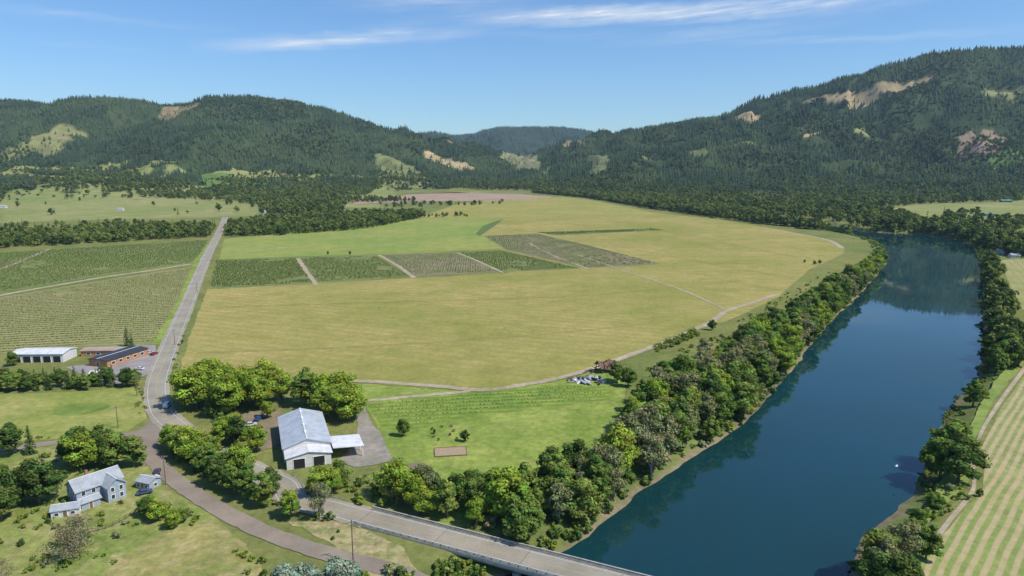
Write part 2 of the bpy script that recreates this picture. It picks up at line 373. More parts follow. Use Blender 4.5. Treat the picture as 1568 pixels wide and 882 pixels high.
for l in ([(330,470),(600,462),(900,452),(1130,430)],[(300,540),(560,530),(850,510),(1030,490)],[(640,600),(760,520),(850,460),(930,418)],[(900,330),(1050,360),(1230,395)],[(800,336),(930,372),(1180,420)]):
    for o_ in (-.9,.9): ribbon('wheel_track',smooth(PL(l),16),.5,.12,WHEEL,off=o_,wob=.8)
sheet('gravel_driveway',PL([(540,612),(556,612),(566,640),(590,675),(602,706),(575,712),(545,715),(520,705),(545,680),(548,650)]),.15,GRAVEL,.8)
sheet('gravel_yard',PL([(372,632),(430,625),(432,680),(400,690),(380,665)]),.15,field('worn_earth',(.24,.19,.13),(.20,.17,.10),(.16,.18,.07),.1,fine=.3),1.5)
# ---------------------------------------------------------------- roads
def asphalt(name,c):
    m,nt=mat(name); p=pos(nt); a=noise(nt,p,.08,4,.6); b=noise(nt,p,2.5,4,.7)
    cc=mix(nt,rng_(nt,a,.35,.65),tuple(x*.85 for x in c),tuple(x*1.15 for x in c))
    cc=mix(nt,1.,cc,mix(nt,rng_(nt,b,.3,.7),(.85,)*3,(1.15,)*3),'MULTIPLY'); out_pr(nt,cc,.85,0,.3); return m
ASP=asphalt('worn_asphalt',(.28,.255,.205)); ASP2=asphalt('old_asphalt',(.24,.20,.155)); SHO=asphalt('road_shoulder_gravel',(.30,.27,.20))
WHITE=simple('white_road_paint',(.55,.55,.50),var=.3); YEL=simple('yellow_road_paint',(.42,.32,.10),var=.3)
BA=np.array((-53.7,186.5)); BD=np.array((.908,-.42)); BD/=np.linalg.norm(BD); BN=np.array((-BD[1],BD[0]))
main_pts=smooth(PL([(345,332),(338,350),(330,367),(318,390),(303,425),(287,465),(270,505),(253,548),(242,580),(240,605),(248,632),(272,655),(312,683),(370,713),(430,740)])+[tuple(BA-BD*14),tuple(BA),tuple(BA+BD*15)],10)
ribbon('road_shoulder',main_pts,10.5,.215,SHO,wob=.15); ribbon('country_road',main_pts,8.0,.235,ASP)
for o_ in (-3.5,3.5): ribbon('road_edge_line',main_pts,.16,.245,WHITE,off=o_)
for o_ in (-.15,.15): ribbon('road_centre_line',main_pts,.11,.245,YEL,off=o_)
low_pts=smooth(PL([(246,628),(236,655),(228,685),(248,718),(300,758),(370,798),(440,828),(520,853),(600,873),(680,905)]),10)
ribbon('old_road',low_pts,5.8,.195,ASP2,wob=.15)
side_pts=smooth(PL([(-60,692),(0,688),(70,680),(150,668),(215,662),(246,640)]),8)
ribbon('side_lane',side_pts,4.6,.205,ASP2,wob=.1)
sheet('car_park',PL([(183,530),(238,528),(240,545),(228,572),(190,590),(140,580),(100,562),(150,556)]),.16,asphalt('car_park_asphalt',(.27,.245,.235)))
sheet('junction_apron',PL([(236,628),(262,640),(262,662),(235,672),(205,668),(222,655)]),.175,ASP2)
ALLROADS=[main_pts,low_pts,side_pts]
# ---------------------------------------------------------------- bridge
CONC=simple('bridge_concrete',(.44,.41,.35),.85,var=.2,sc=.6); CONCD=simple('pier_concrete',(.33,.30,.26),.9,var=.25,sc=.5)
br=empty('river_bridge',(BA[0],BA[1],0),math.atan2(BD[1],BD[0]))
Lb=250
box('deck_slab',(12+Lb/2,0,-.12),(Lb,9.6,.7),CONC,br)
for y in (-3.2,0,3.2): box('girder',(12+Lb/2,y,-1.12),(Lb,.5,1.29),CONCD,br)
box('road_surface',(12+Lb/2,0,.265),(Lb,8.2,.06),ASP,br)
for y in (-.15,.15): box('centre_line',(12+Lb/2,y,.300),(Lb,.10,.01),YEL,br)
for y in (-3.6,3.6): box('edge_line',(12+Lb/2,y,.300),(Lb,.13,.01),WHITE,br)
JS=simple('joint_seal',(.05,.05,.05))
for k in range(10): box('expansion_joint',(12.6+k*25,0,.299),(.12,8.1,.006),JS,br)
for y in (-4.55,4.55):
    box('kerb',(12+Lb/2,y,.36),(Lb,.46,.26),CONC,br)
    box('top_rail',(12+Lb/2,y,1.22),(Lb,.30,.22),CONC,br); box('mid_rail',(12+Lb/2,y,.80),(Lb,.16,.16),CONC,br)
    for k in range(int(Lb/2.5)): box('rail_post',(13+k*2.5,y,.80),(.28,.26,.62),CONC,br)
for xk in (30,62,96,130,165,200):
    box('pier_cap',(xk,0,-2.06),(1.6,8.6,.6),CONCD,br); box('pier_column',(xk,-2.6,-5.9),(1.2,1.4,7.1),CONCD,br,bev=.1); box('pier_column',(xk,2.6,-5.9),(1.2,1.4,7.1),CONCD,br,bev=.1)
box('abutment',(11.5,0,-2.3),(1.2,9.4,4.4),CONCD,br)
GUARD=simple('galvanised_steel',(.45,.46,.47),.5,.4)
for sg in (-1,1):
    g=empty('guard_rail'); ap=[p for p in main_pts[-32:-8]]
    for i in range(len(ap)-1):
        a=np.array(ap[i]);b=np.array(ap[i+1]); d=(b-a); L_=np.linalg.norm(d); d/=L_; n=np.array((-d[1],d[0])); c=(a+b)/2+n*sg*5.0
        box('rail',(c[0],c[1],.75),(L_+.02,.06,.3),GUARD,g,math.atan2(d[1],d[0])); box('post',(c[0],c[1],.35),(.12,.12,.8),GUARD,g)
# ---------------------------------------------------------------- tree prototypes
def leaf_mat(name,c1,c2,trans=.25):
    m,nt=mat(name); at=nd(nt,'ShaderNodeAttribute',attribute_name='tint'); oi=nd(nt,'ShaderNodeObjectInfo')
    c=mix(nt,oi.outputs['Random'],c1,c2); c=mix(nt,1.,c,at.outputs['Color'],'MULTIPLY')
    d=nd(nt,'ShaderNodeBsdfDiffuse'); nt.links.new(c,d.inputs[0])
    o=nd(nt,'ShaderNodeOutputMaterial')
    if trans<=0: nt.links.new(d.outputs[0],o.inputs[0]); return m
    t=nd(nt,'ShaderNodeBsdfTranslucent'); nt.links.new(mix(nt,1.,c,(1.25,1.3,.8),'MULTIPLY'),t.inputs[0])
    x=nd(nt,'ShaderNodeMixShader'); x.inputs[0].default_value=trans
    nt.links.new(d.outputs[0],x.inputs[1]); nt.links.new(t.outputs[0],x.inputs[2])
    nt.links.new(x.outputs[0],o.inputs[0]); return m
BARK=simple('bark',(.14,.11,.08),.95); BARKG=simple('grey_bark',(.30,.27,.22),.95)
def leaves(C,N,size,tint,r):
    n=len(C); a=r.normal(size=(n,3)); a-= (a*N).sum(1)[:,None]*N; a/=np.linalg.norm(a,axis=1)[:,None]+1e-9; b=np.cross(N,a)
    s=size*(.6+.8*r.random((n,1)))
    V=np.stack([C-a*s,C-b*s*.7+N*s*.15,C+a*s,C+b*s*.7+N*s*.15],1).reshape(-1,3)
    F=np.arange(4*n).reshape(n,4); return V,F,np.repeat(tint,4,0)
def finish(name,parts,mats):
    V=[];F=[];T=[];MI=[];o=0
    for v,f,t,mi in parts:
        V.append(v);F.append(np.asarray(f)+o);T.append(t);MI.append(np.full(len(f),mi)); o+=len(v)
    V=np.concatenate(V);F=np.concatenate(F);T=np.concatenate(T);MI=np.concatenate(MI)
    me=mesh_np(name,V,F,mats,False,MI)
    ca=me.color_attributes.new('tint','FLOAT_COLOR','POINT'); ca.data.foreach_set('color',np.concatenate([T,np.ones((len(T),1))],1).astype(np.float32).ravel())
    return me
def broadleaf(name,seed,lm,bark=BARK,Hh=16,R=6,trunk=.22,ncl=34,nl=150,ls=.42,spiky=0):
    r=np.random.default_rng(seed); parts=[]
    zc=Hh*(trunk+1)/2; rz=Hh*(1-trunk)/2
    C=[]
    while len(C)<ncl:
        p=r.normal(size=3); p/=np.linalg.norm(p); rad=(.45+.55*r.random())**.7
        k=1-(.25+spiky)*max(0,p[2]); q=np.array((p[0]*R*rad*k*.8,p[1]*R*rad*k*.8,zc+p[2]*rz*rad*(.82+.15*spiky)))
        an=math.atan2(p[1],p[0]); q[:2]*=1+.25*math.sin(an*2+seed)+.15*math.sin(an*5+seed*2); q[2]+=r.normal()*Hh*.04
        C.append(q)
    C=np.array(C)
    lean=r.normal(size=2)*.4
    tp=[(0,0,-1.2),(lean[0]*.3,lean[1]*.3,Hh*.2),(lean[0]*.7,lean[1]*.7,Hh*.45),(lean[0],lean[1],Hh*.8)]
    v,f=tube(tp,[.42*Hh/16,.34*Hh/16,.24*Hh/16,.06],7); parts.append((np.array(v),f,np.ones((len(v),3)),1))
    for q in C[::2]:
        z0=Hh*(trunk*.7+.35*r.random()); s=np.array((lean[0]*z0/Hh,lean[1]*z0/Hh,z0)); mid=(s+q)/2+r.normal(size=3)*.4*Hh/16-np.array((0,0,.3))
        v,f=tube([s,mid,q],[.16*Hh/16,.09*Hh/16,.03],5); parts.append((np.array(v),f,np.ones((len(v),3)),1))
    for q in C:
        cr=R*(.20+.18*r.random()); n=int(nl*(.6+.8*r.random()))
        d=r.normal(size=(n,3)); d/=np.linalg.norm(d,axis=1)[:,None]
        d[:,2]=np.where(d[:,2]<-.3,d[:,2]*.5,d[:,2])
        rad=cr*(.5+.7*r.random((n,1)))
        pc=q+d*rad*np.array((1,1,.8)); pc[:,2]=np.maximum(pc[:,2],Hh*trunk*.45)
        N=d*.95+r.normal(size=(n,3))*.38+np.array((.05,-.05,.35)); N/=np.linalg.norm(N,axis=1)[:,None]
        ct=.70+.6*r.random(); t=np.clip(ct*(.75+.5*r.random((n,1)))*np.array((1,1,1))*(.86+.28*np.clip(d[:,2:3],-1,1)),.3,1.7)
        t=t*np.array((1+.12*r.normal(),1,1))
        v,f,tt=leaves(pc,N,ls,t,r); parts.append((v,f,tt,0))
    return finish(name,parts,[lm,bark])
def conifer(name,seed,lm,Hh=16,R=3.2,tiers=16,per=12,ls=.5,sub=7):
    r=np.random.default_rng(seed); parts=[]
    v,f=tube([(0,0,-1),(0,0,Hh*.5),(0,0,Hh*.97)],[.3,.18,.03],6); parts.append((np.array(v),f,np.ones((len(v),3)),1))
    for i in range(tiers):
        k=i/(tiers-1); z=Hh*(.08+.88*k); rr=R*(1-k)**.85+.15
        for j in range(max(4,int(per*(1-k*.6)))):
            an=r.random()*6.28; L=rr*(.75+.4*r.random()); dirv=np.array((math.cos(an),math.sin(an),0))
            t=np.linspace(.15,1,sub)[:,None]; pc=dirv*L*t+np.array((0,0,z))-np.array((0,0,1))*L*.38*t**1.3+r.normal(size=(sub,3))*.12
            N=np.tile(dirv*.5+np.array((0,0,.8)),(sub,1))+r.normal(size=(sub,3))*.3; N/=np.linalg.norm(N,axis=1)[:,None]
            tt=np.ones((sub,3))*(.6+.6*r.random()+.15*t)
            v,f,tt=leaves(pc,N,ls*(1-.45*k),tt,r); parts.append((v,f,tt,0))
    return finish(name,parts,[lm,BARK])
def far_conifer(name,seed,lm,Hh=28,R=4.2):
    r=np.random.default_rng(seed); V=[];F=[];T=[]
    for a,b,w in ((.05,.5,1),(.3,.78,.72),(.58,1.,.42)):
        n=7; o=len(V); V.append((r.normal()*.2,r.normal()*.2,Hh*b))
        for k in range(n):
            an=6.283*k/n+r.random()*.4; q=R*w*(.7+.5*r.random()); V.append((q*math.cos(an),q*math.sin(an),Hh*a+r.normal()*.7))
        for k in range(n): F.append((o,o+1+k,o+1+(k+1)%n))
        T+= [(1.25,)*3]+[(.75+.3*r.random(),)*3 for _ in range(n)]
    me=mesh_np(name,np.array(V),np.array(F),[lm]); ca=me.color_attributes.new('tint','FLOAT_COLOR','POINT'); ca.data.foreach_set('color',np.concatenate([np.array(T),np.ones((len(T),1))],1).astype(np.float32).ravel())
    return me
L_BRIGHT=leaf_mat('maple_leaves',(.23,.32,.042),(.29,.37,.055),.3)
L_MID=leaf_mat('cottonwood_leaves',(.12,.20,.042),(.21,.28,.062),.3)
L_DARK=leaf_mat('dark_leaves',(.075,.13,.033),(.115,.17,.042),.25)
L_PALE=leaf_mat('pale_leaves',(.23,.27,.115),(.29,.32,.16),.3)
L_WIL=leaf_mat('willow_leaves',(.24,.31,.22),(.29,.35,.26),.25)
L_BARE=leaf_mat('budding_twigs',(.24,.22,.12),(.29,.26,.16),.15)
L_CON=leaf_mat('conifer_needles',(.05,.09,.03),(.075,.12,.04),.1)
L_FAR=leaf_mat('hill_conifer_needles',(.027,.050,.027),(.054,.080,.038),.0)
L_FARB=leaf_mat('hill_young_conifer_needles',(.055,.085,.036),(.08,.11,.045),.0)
L_FARHAZE=leaf_mat('distant_conifer_haze_tint',(.045,.078,.060),(.062,.095,.07),.0)  # distance haze painted into the needle colour: bluer and lighter than the nearer hills
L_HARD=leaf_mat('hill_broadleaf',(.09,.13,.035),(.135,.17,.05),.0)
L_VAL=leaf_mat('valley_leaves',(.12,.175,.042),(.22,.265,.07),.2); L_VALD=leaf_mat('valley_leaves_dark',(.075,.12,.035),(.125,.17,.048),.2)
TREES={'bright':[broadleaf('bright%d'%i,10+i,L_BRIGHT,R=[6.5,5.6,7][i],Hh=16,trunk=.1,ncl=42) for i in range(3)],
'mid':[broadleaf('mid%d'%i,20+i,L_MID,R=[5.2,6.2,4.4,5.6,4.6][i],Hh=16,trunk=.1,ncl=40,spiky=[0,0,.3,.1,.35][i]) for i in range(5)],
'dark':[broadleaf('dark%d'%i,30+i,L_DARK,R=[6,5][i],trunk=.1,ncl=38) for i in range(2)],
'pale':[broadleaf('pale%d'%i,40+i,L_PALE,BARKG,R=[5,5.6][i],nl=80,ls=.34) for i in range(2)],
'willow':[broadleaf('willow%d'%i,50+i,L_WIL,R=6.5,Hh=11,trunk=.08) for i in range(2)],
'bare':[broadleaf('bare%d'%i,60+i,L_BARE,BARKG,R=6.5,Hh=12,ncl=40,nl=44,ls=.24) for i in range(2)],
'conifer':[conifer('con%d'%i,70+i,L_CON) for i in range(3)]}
def proto(name,meshes):
    c=bpy.data.collections.new(name)
    for i,m in enumerate(meshes): c.objects.link(bpy.data.objects.new('%s_%02d'%(name,i),m))
    return c
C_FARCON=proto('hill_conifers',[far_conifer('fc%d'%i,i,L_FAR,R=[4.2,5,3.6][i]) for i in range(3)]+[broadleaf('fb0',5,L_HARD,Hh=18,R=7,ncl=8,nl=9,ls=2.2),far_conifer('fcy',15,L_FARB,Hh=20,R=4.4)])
C_FARCON2=proto('distant_conifers',[far_conifer('fd%d'%i,i+9,L_FARHAZE,R=6) for i in range(2)])
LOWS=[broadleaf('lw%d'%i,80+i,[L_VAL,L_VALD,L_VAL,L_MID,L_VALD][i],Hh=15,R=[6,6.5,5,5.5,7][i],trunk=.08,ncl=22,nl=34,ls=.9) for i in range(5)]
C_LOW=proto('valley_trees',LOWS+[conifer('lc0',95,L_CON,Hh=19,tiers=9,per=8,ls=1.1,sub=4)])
def bush(name,seed,lm,ncl=7,nl=40,ls=.3,R=1.6,Hh=2.4):
    return broadleaf(name,seed,lm,Hh=Hh,R=R,trunk=.05,ncl=ncl,nl=nl,ls=ls)
C_BUSH=proto('shrubs',[bush('b0',1,L_MID),bush('b1',2,L_DARK),bush('b2',3,L_BRIGHT),bush('b3',4,L_PALE)])
C_CROP=proto('crop_bushes',[bush('cb0',6,leaf_mat('crop_leaves',(.15,.21,.055),(.19,.245,.075),.25),5,12,.48,1.5,1.4),bush('cb1',8,leaf_mat('crop_leaves_b',(.17,.225,.065),(.21,.26,.085),.25),5,12,.48,1.4,1.2)])
# ---------------------------------------------------------------- instancing
def instancer(name,x,y,z,scl,idx,coll):
    n=len(x); me=bpy.data.meshes.new(name); me.vertices.add(n)
    me.vertices.foreach_set('co',np.stack([x,y,z],1).astype(np.float32).ravel())
    a=me.attributes.new('scl','FLOAT_VECTOR','POINT'); a.data.foreach_set('vector',np.asarray(scl,np.float32).ravel())
    r=np.zeros((n,3),np.float32); r[:,2]=rng.random(n)*6.283; a=me.attributes.new('rot','FLOAT_VECTOR','POINT'); a.data.foreach_set('vector',r.ravel())
    a=me.attributes.new('idx','INT','POINT'); a.data.foreach_set('value',np.asarray(idx,np.int32))
    o=obj(name,me); ng=bpy.data.node_groups.new(name,'GeometryNodeTree')
    ng.interface.new_socket('Geometry',in_out='INPUT',socket_type='NodeSocketGeometry'); ng.interface.new_socket('Geometry',in_out='OUTPUT',socket_type='NodeSocketGeometry')
    gi=ng.nodes.new('NodeGroupInput'); go=ng.nodes.new('NodeGroupOutput'); ip=ng.nodes.new('GeometryNodeInstanceOnPoints'); ci=ng.nodes.new('GeometryNodeCollectionInfo')
    ci.inputs['Collection'].default_value=coll; ci.inputs['Separate Children'].default_value=True; ci.inputs['Reset Children'].default_value=True
    def na(t,nm):
        q=ng.nodes.new('GeometryNodeInputNamedAttribute'); q.data_type=t; q.inputs['Name'].default_value=nm
        return [s for s in q.outputs if s.enabled and s.name=='Attribute'][0]
    l=ng.links.new
    l(gi.outputs[0],ip.inputs['Points']); l(ci.outputs[0],ip.inputs['Instance']); ip.inputs['Pick Instance'].default_value=True
    l(na('INT','idx'),ip.inputs['Instance Index']); l(na('FLOAT_VECTOR','rot'),ip.inputs['Rotation']); l(na('FLOAT_VECTOR','scl'),ip.inputs['Scale'])
    l(ip.outputs[0],go.inputs[0]); md=o.modifiers.new('scatter','NODES'); md.node_group=ng; return o
def grid_pts(x0,x1,y0,y1,sp,jit=.5):
    a=np.arange(x0,x1,sp);b=np.arange(y0,y1,sp); A,B=np.meshgrid(a,b); A=A.ravel();B=B.ravel()
    return A+(rng.random(len(A))-.5)*2*jit*sp,B+(rng.random(len(B))-.5)*2*jit*sp
def roadclear(x,y,d=7):
    m=np.ones(x.shape,bool)
    for r_ in ALLROADS: m&=linedist(r_[::3]+[r_[-1]],x,y)>d
    return m
def poly_pts(poly,sp,jit=.45,road=7,dens=None):
    xs=[p[0] for p in poly];ys=[p[1] for p in poly]
    x,y=grid_pts(min(xs),max(xs),min(ys),max(ys),sp,jit); k=inside(poly,x,y); x,y=x[k],y[k]
    if dens is not None: k=rng.random(len(x))<dens; x,y=x[k],y[k]
    if road and len(x): k=roadclear(x,y,road); x,y=x[k],y[k]
    return x,y
x1,y1=grid_pts(-4600,4300,1500,4900,10.5,.5)
k=(np.abs(x1)<.82*y1+250); x1,y1=x1[k],y1[k]
h=hfun(x1,y1); k=h>7; x1,y1,h=x1[k],y1[k],h[k]
cm=cutmask(x1,y1); pm=pastmask(x1,y1); dn=fbm(x1/70,y1/70,55,3)
keep=np.where(cm,rng.random(len(x1))<.05,np.where(pm,rng.random(len(x1))<.05,rng.random(len(x1))<np.clip(1.2-np.clip(.44-dn,0,1)*8,.12,1)))
hb=hfun(x1,y1-60); keep&=~((hb>h+14)&(rng.random(len(x1))<.85))
x1,y1,h,dn,pm=x1[keep],y1[keep],h[keep],dn[keep],pm[keep]
sp_=fbm(x1/240,y1/240,66,3); yg=fbm(x1/310,y1/310,166,3)
idx=np.where((sp_>.56)&(rng.random(len(x1))<.6)|(h<30)&(rng.random(len(x1))<.55)|pm,3,np.where((yg>.54)&(rng.random(len(x1))<.8),4,rng.integers(0,3,len(x1))))
sc=.42+.66*rng.random(len(x1))*(.7+.6*fbm(x1/150,y1/150,88,2)); S=np.stack([sc*1.25,sc*1.25,sc],1)
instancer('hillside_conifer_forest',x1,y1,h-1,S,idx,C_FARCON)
x2,y2=grid_pts(-2600,2200,4900,7400,18,.5); k=(x2>-.30*y2)&(x2<.34*y2); x2,y2=x2[k],y2[k]
h=hfun(x2,y2); k=(h>8)&~cutmask(x2,y2); x2,y2,h=x2[k],y2[k],h[k]
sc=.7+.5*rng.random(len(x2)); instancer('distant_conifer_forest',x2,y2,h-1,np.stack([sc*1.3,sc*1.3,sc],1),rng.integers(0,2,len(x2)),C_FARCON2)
VT=[([(-150,388),(0,380),(330,362),(430,360),(560,350),(640,335),(655,328),(560,327),(430,334),(340,346),(0,360),(-150,365)],8,1.,.75),
 ([(0,352),(200,350),(300,345),(240,341),(0,346)],12,.5,.6),
 ([(815,295),(900,303),(1000,320),(1160,342),(1345,362),(1345,352),(1160,328),(1000,309),(830,290)],9,1.,1.),
 ([(1338,354),(1400,355),(1460,364),(1495,374),(1530,388),(1600,400),(1600,378),(1520,362),(1440,346),(1340,340)],9,1.,1.),
 ([(1100,330),(1160,333),(1345,352),(1420,346),(1390,332),(1320,318),(1200,306),(1050,296),(900,291),(850,292),(950,304)],13,.65,1.),
 ([(1400,345),(1568,360),(1650,350),(1568,340),(1450,333)],13,.5,.9),
 ([(1300,322),(1420,312),(1500,309),(1600,306),(1600,290),(1400,292),(1200,296),(1200,306)],14,.75,1.1),
 ([(1440,328),(1500,322),(1505,332),(1450,336)],12,.5,.7),
 ([(400,330),(440,322),(530,310),(640,308),(560,303),(470,306),(395,318)],12,.6,.8),
 ([(100,298),(250,306),(400,310),(480,306),(470,298),(330,300),(170,288),(100,290)],14,.6,.9),
 ([(410,308),(560,300),(590,291),(470,288),(330,292)],14,.7,.9),
 ([(0,289),(110,295),(110,290),(40,284),(0,284)],14,.7,.8),
 ([(580,318),(700,316),(780,312),(780,309),(580,313)],16,.28,.7),
 ([(630,333),(720,332),(720,329),(640,329)],11,.5,.55),
 ([(560,292),(700,290),(830,293),(830,288),(700,286),(560,288)],15,.85,.9),
 ([(1500,398),(1520,398),(1548,470),(1562,560),(1530,575),(1514,540),(1512,470),(1508,420)],7.5,1.,.85),
 ([(1520,386),(1568,392),(1640,400),(1640,385),(1560,378)],10,.8,.8)]
X=[];Y=[];SS=[]
for pl,sp,dn,sz in VT:
    a,b=poly_pts(PL(pl),sp,dens=dn,road=9); X.append(a);Y.append(b);SS.append(sz*(.5+.8*rng.random(len(a))))
a,b=grid_pts(-2000,-350,1350,2350,13,.5); k=(fbm(a/85,b/85,101,3)>.55)&(hfun(a,b)<75)&(a<-.31*b+120)&(~inside(PASTW[0],a,b)|(rng.random(len(a))<.04)); X.append(a[k]);Y.append(b[k]);SS.append(.5+.7*rng.random(k.sum()))
X=np.concatenate(X);Y=np.concatenate(Y);SS=np.concatenate(SS); hz=hfun(X,Y); k=hz>-3.2; X,Y,SS,hz=X[k],Y[k],SS[k],hz[k]
instancer('valley_tree_belt',X,Y,hz-.3,np.stack([SS,SS,SS*1.05],1),rng.choice(6,len(X),p=[.27,.2,.22,.08,.14,.09]),C_LOW)
def rows(poly,ang,sp,along,drop=.08,jit=.25):
    a=math.radians(ang); ca,sa=math.cos(a),math.sin(a); q=[(x*ca+y*sa,-x*sa+y*ca) for x,y in poly]
    u=np.arange(min(p[0] for p in q),max(p[0] for p in q),along); v=np.arange(min(p[1] for p in q),max(p[1] for p in q),sp); U,V=np.meshgrid(u,v); U=U.ravel()+rng.normal(size=U.size)*jit; V=V.ravel()+rng.normal(size=V.size)*jit*.6
    k=inside(q,U,V)&(rng.random(len(U))>drop); U,V=U[k],V[k]
    x,y=U*ca-V*sa,U*sa+V*ca; k=fbm(x/25,y/25,141,3)>.27; return x[k],y[k]
R_=[]
for pl,ang,sp,al,s,dr in [([(-120,392),(0,387),(318,367),(310,382),(294,401),(160,419),(0,446),(-150,473)],14,6.5,1.7,.48,.04),
 ([(-200,484),(0,458),(160,431),(290,411),(262,478),(234,524),(0,539),(-250,557)],14,6.0,1.5,.34,.06),
 ([(322,440),(332,399),(452,396),(478,432)],3,5.5,2.2,.66,.03),([(460,395),(576,392),(625,422),(488,431)],3,5.5,2.2,.58,.1),
 ([(585,391),(696,387),(760,415),(636,421)],3,5.5,2.4,.45,.25),([(704,387),(770,384),(886,410),(772,415)],3,5.5,2.2,.58,.07),
 ([(742,361),(822,358),(905,377),(1008,403),(897,410),(777,382)],3,5.5,2.8,.55,.3),([(822,356),(1000,350),(1015,352),(850,359)],3,6,3,.8,.1),
 ([(566,618),(690,606),(860,592),(920,592),(928,608),(700,636),(620,654)],8,4.2,1.4,.24,.15)]:
    a,b=rows(PL(pl),ang,sp,al,dr); R_.append((a,b,np.full(len(a),s)))
a=np.concatenate([r[0] for r in R_]);b=np.concatenate([r[1] for r in R_]);s=np.concatenate([r[2] for r in R_])*(.8+.4*rng.random(sum(len(r[0]) for r in R_)))
instancer('orchard_crop_rows',a,b,np.full(len(a),.1),np.stack([s*1.2,s*1.2,s*.9],1),rng.integers(0,2,len(a)),C_CROP)
RSL=smooth(right_shore,2); LSL=smooth(left_shore,2)
a,b=grid_pts(-120,640,130,1080,3.2,.5); s=river_s(a,b); k=(s>.3)&(s<15)&(rng.random(len(a))<.68)&(rng.random(len(a))<np.clip(1.3-s/16,0,1))
a,b,s=a[k],b[k],s[k]
right=linedist(RSL,a,b)<linedist(LSL,a,b)
k=~((np.abs((a-BA[0])*BN[0]+(b-BA[1])*BN[1])<7)&((a-BA[0])*BD[0]+(b-BA[1])*BD[1]>-5)); k&=~right|((b>330)|((s<6)&(fbm(a/14,b/14,151,2)>.45))); a,b,right=a[k],b[k],right[k]
sc=(.5+1.1*rng.random(len(a)))*np.where(right&(b<330),.75,1); instancer('riverbank_shrubs',a,b,hfun(a,b)-.2,np.stack([sc,sc,sc],1),rng.choice(4,len(a),p=[.4,.2,.25,.15]),C_BUSH)
X=[];Y=[];S=[]
for pl,sp,dn,sz in [([(225,672),(240,668),(290,700),(400,752),(520,790),(510,800),(380,760),(290,722)],2.6,.8,.9),
 ([(330,770),(420,812),(400,800),(330,760)],2.2,.7,.5),
 ([(1000,532),(1060,505),(1075,512),(1040,528),(1005,540)],2.6,.8,1.),
 ([(200,780),(250,770),(310,790),(290,815),(200,805)],3,.6,1.),
 ([(205,590),(215,588),(228,640),(215,652)],2.6,.6,.6),
 ([(270,500),(285,500),(270,560),(258,600),(250,600)],3,.5,.6),
 ([(400,745),(520,740),(560,735),(640,780),(560,775),(430,760)],3,.6,1.0),
 ([(640,881),(700,850),(740,860),(720,890)],2.5,.7,1.),([(550,870),(640,860),(640,900),(560,900)],2.4,.6,.9),
 ([(-40,900),(-40,800),(190,770),(200,850),(120,900)],3.2,.3,.7),([(40,760),(100,750),(110,800),(60,820)],3,.3,.7),
 ([(60,700),(190,690),(215,700),(215,712),(100,735),(60,730)],3,.25,.8),([(0,672),(200,664),(200,670),(0,680)],2.5,.5,.5),
 ([(420,790),(520,815),(560,840),(500,845),(420,815)],3,.25,.5),([(350,830),(400,850),(430,900),(390,900)],2.6,.7,.7),
 ([(1150,480),(1250,425),(1290,410),(1280,435),(1200,480),(1100,540),(1000,590),(990,560),(1080,520)],4.5,.35,.8),
 ([(1400,800),(1420,745),(1470,740),(1480,760),(1440,800)],2.8,.7,1.1)]:
    a,b=poly_pts(PL(pl),sp,dens=dn,road=4.5); X.append(a);Y.append(b);S.append(sz*(.5+.8*rng.random(len(a))))
X=np.concatenate(X);Y=np.concatenate(Y);S=np.concatenate(S)
instancer('hedgerow_shrubs',X,Y,hfun(X,Y)-.15,np.stack([S,S,S],1),rng.choice(4,len(X),p=[.35,.2,.35,.1]),C_BUSH)
NAMES={'bright':'maple_tree','mid':'cottonwood_tree','dark':'oak_tree','pale':'ash_tree','willow':'willow_tree','bare':'budding_tree','conifer':'conifer_tree'}
placed=[]
def tree(kind,x,y,h,wide=1.):
    base={'willow':11,'bare':12}.get(kind,16); s=h/base; z=float(hfun(np.array([x]),np.array([y]))[0])
    m=random.choice(TREES[kind]); obj(NAMES[kind],m,(x,y,z-.2),random.random()*6.28,scale=(s*wide*random.uniform(.9,1.12),s*wide*random.uniform(.9,1.12),s)); placed.append((x,y))
def grove(poly,sp,kinds,w,h0,h1,dens=1,road=6,wide=1.1,z=0,brd=8.5):
    a,b=poly_pts(PL(poly,z),sp,.38,road,dens)
    ok=hfun(a,b)>WZ+.4 if len(a) else []
    for x,y,o in zip(a,b,ok):
        t=(x-BA[0])*BD[0]+(y-BA[1])*BD[1]; n_=(x-BA[0])*BN[0]+(y-BA[1])*BN[1]
        if not o or (abs(n_)<brd and t>-2): continue
        tree(random.choices(kinds,w)[0],x,y,random.uniform(h0,h1),wide)
grove([(1352,398),(1290,438),(1215,492),(1150,530),(1075,572),(1000,615),(950,665),(880,722),(800,775),(740,806),(700,840),(800,866),(880,836),(950,787),(1062,705),(1166,624),(1246,526),(1302,469),(1352,416)],6.8,['mid','bright','dark','pale'],[.50,.15,.13,.22],9,19,.95,6,1.1,0,7.5)
grove([(575,748),(650,766),(740,762),(800,765),(800,790),(740,808),(680,805),(615,782)],6.2,['bright','mid','dark'],[.35,.45,.2],9,13,.97,5,1.05,0,7)
grove([(275,608),(330,598),(430,612),(425,628),(380,635),(290,635)],8,['bright','mid'],[.8,.2],15,19,1,6,1.15)
grove([(440,622),(470,612),(540,628),(545,645),(505,648),(450,618)],7.5,['bright','mid'],[.7,.3],14,18,1,4,1.15)
grove([(262,664),(330,664),(390,685),(405,715),(430,745),(520,745),(600,762),(640,790),(560,775),(470,770),(400,745),(330,722),(270,695)],6.2,['bright','mid','dark','pale'],[.5,.32,.13,.05],9,12,.97,4.8)
grove([(252,678),(300,705),(370,738),(440,767),(505,786),(500,806),(430,792),(360,768),(290,735)],5.8,['bright','mid','dark','pale'],[.45,.38,.12,.05],9,12,.97,4.4)
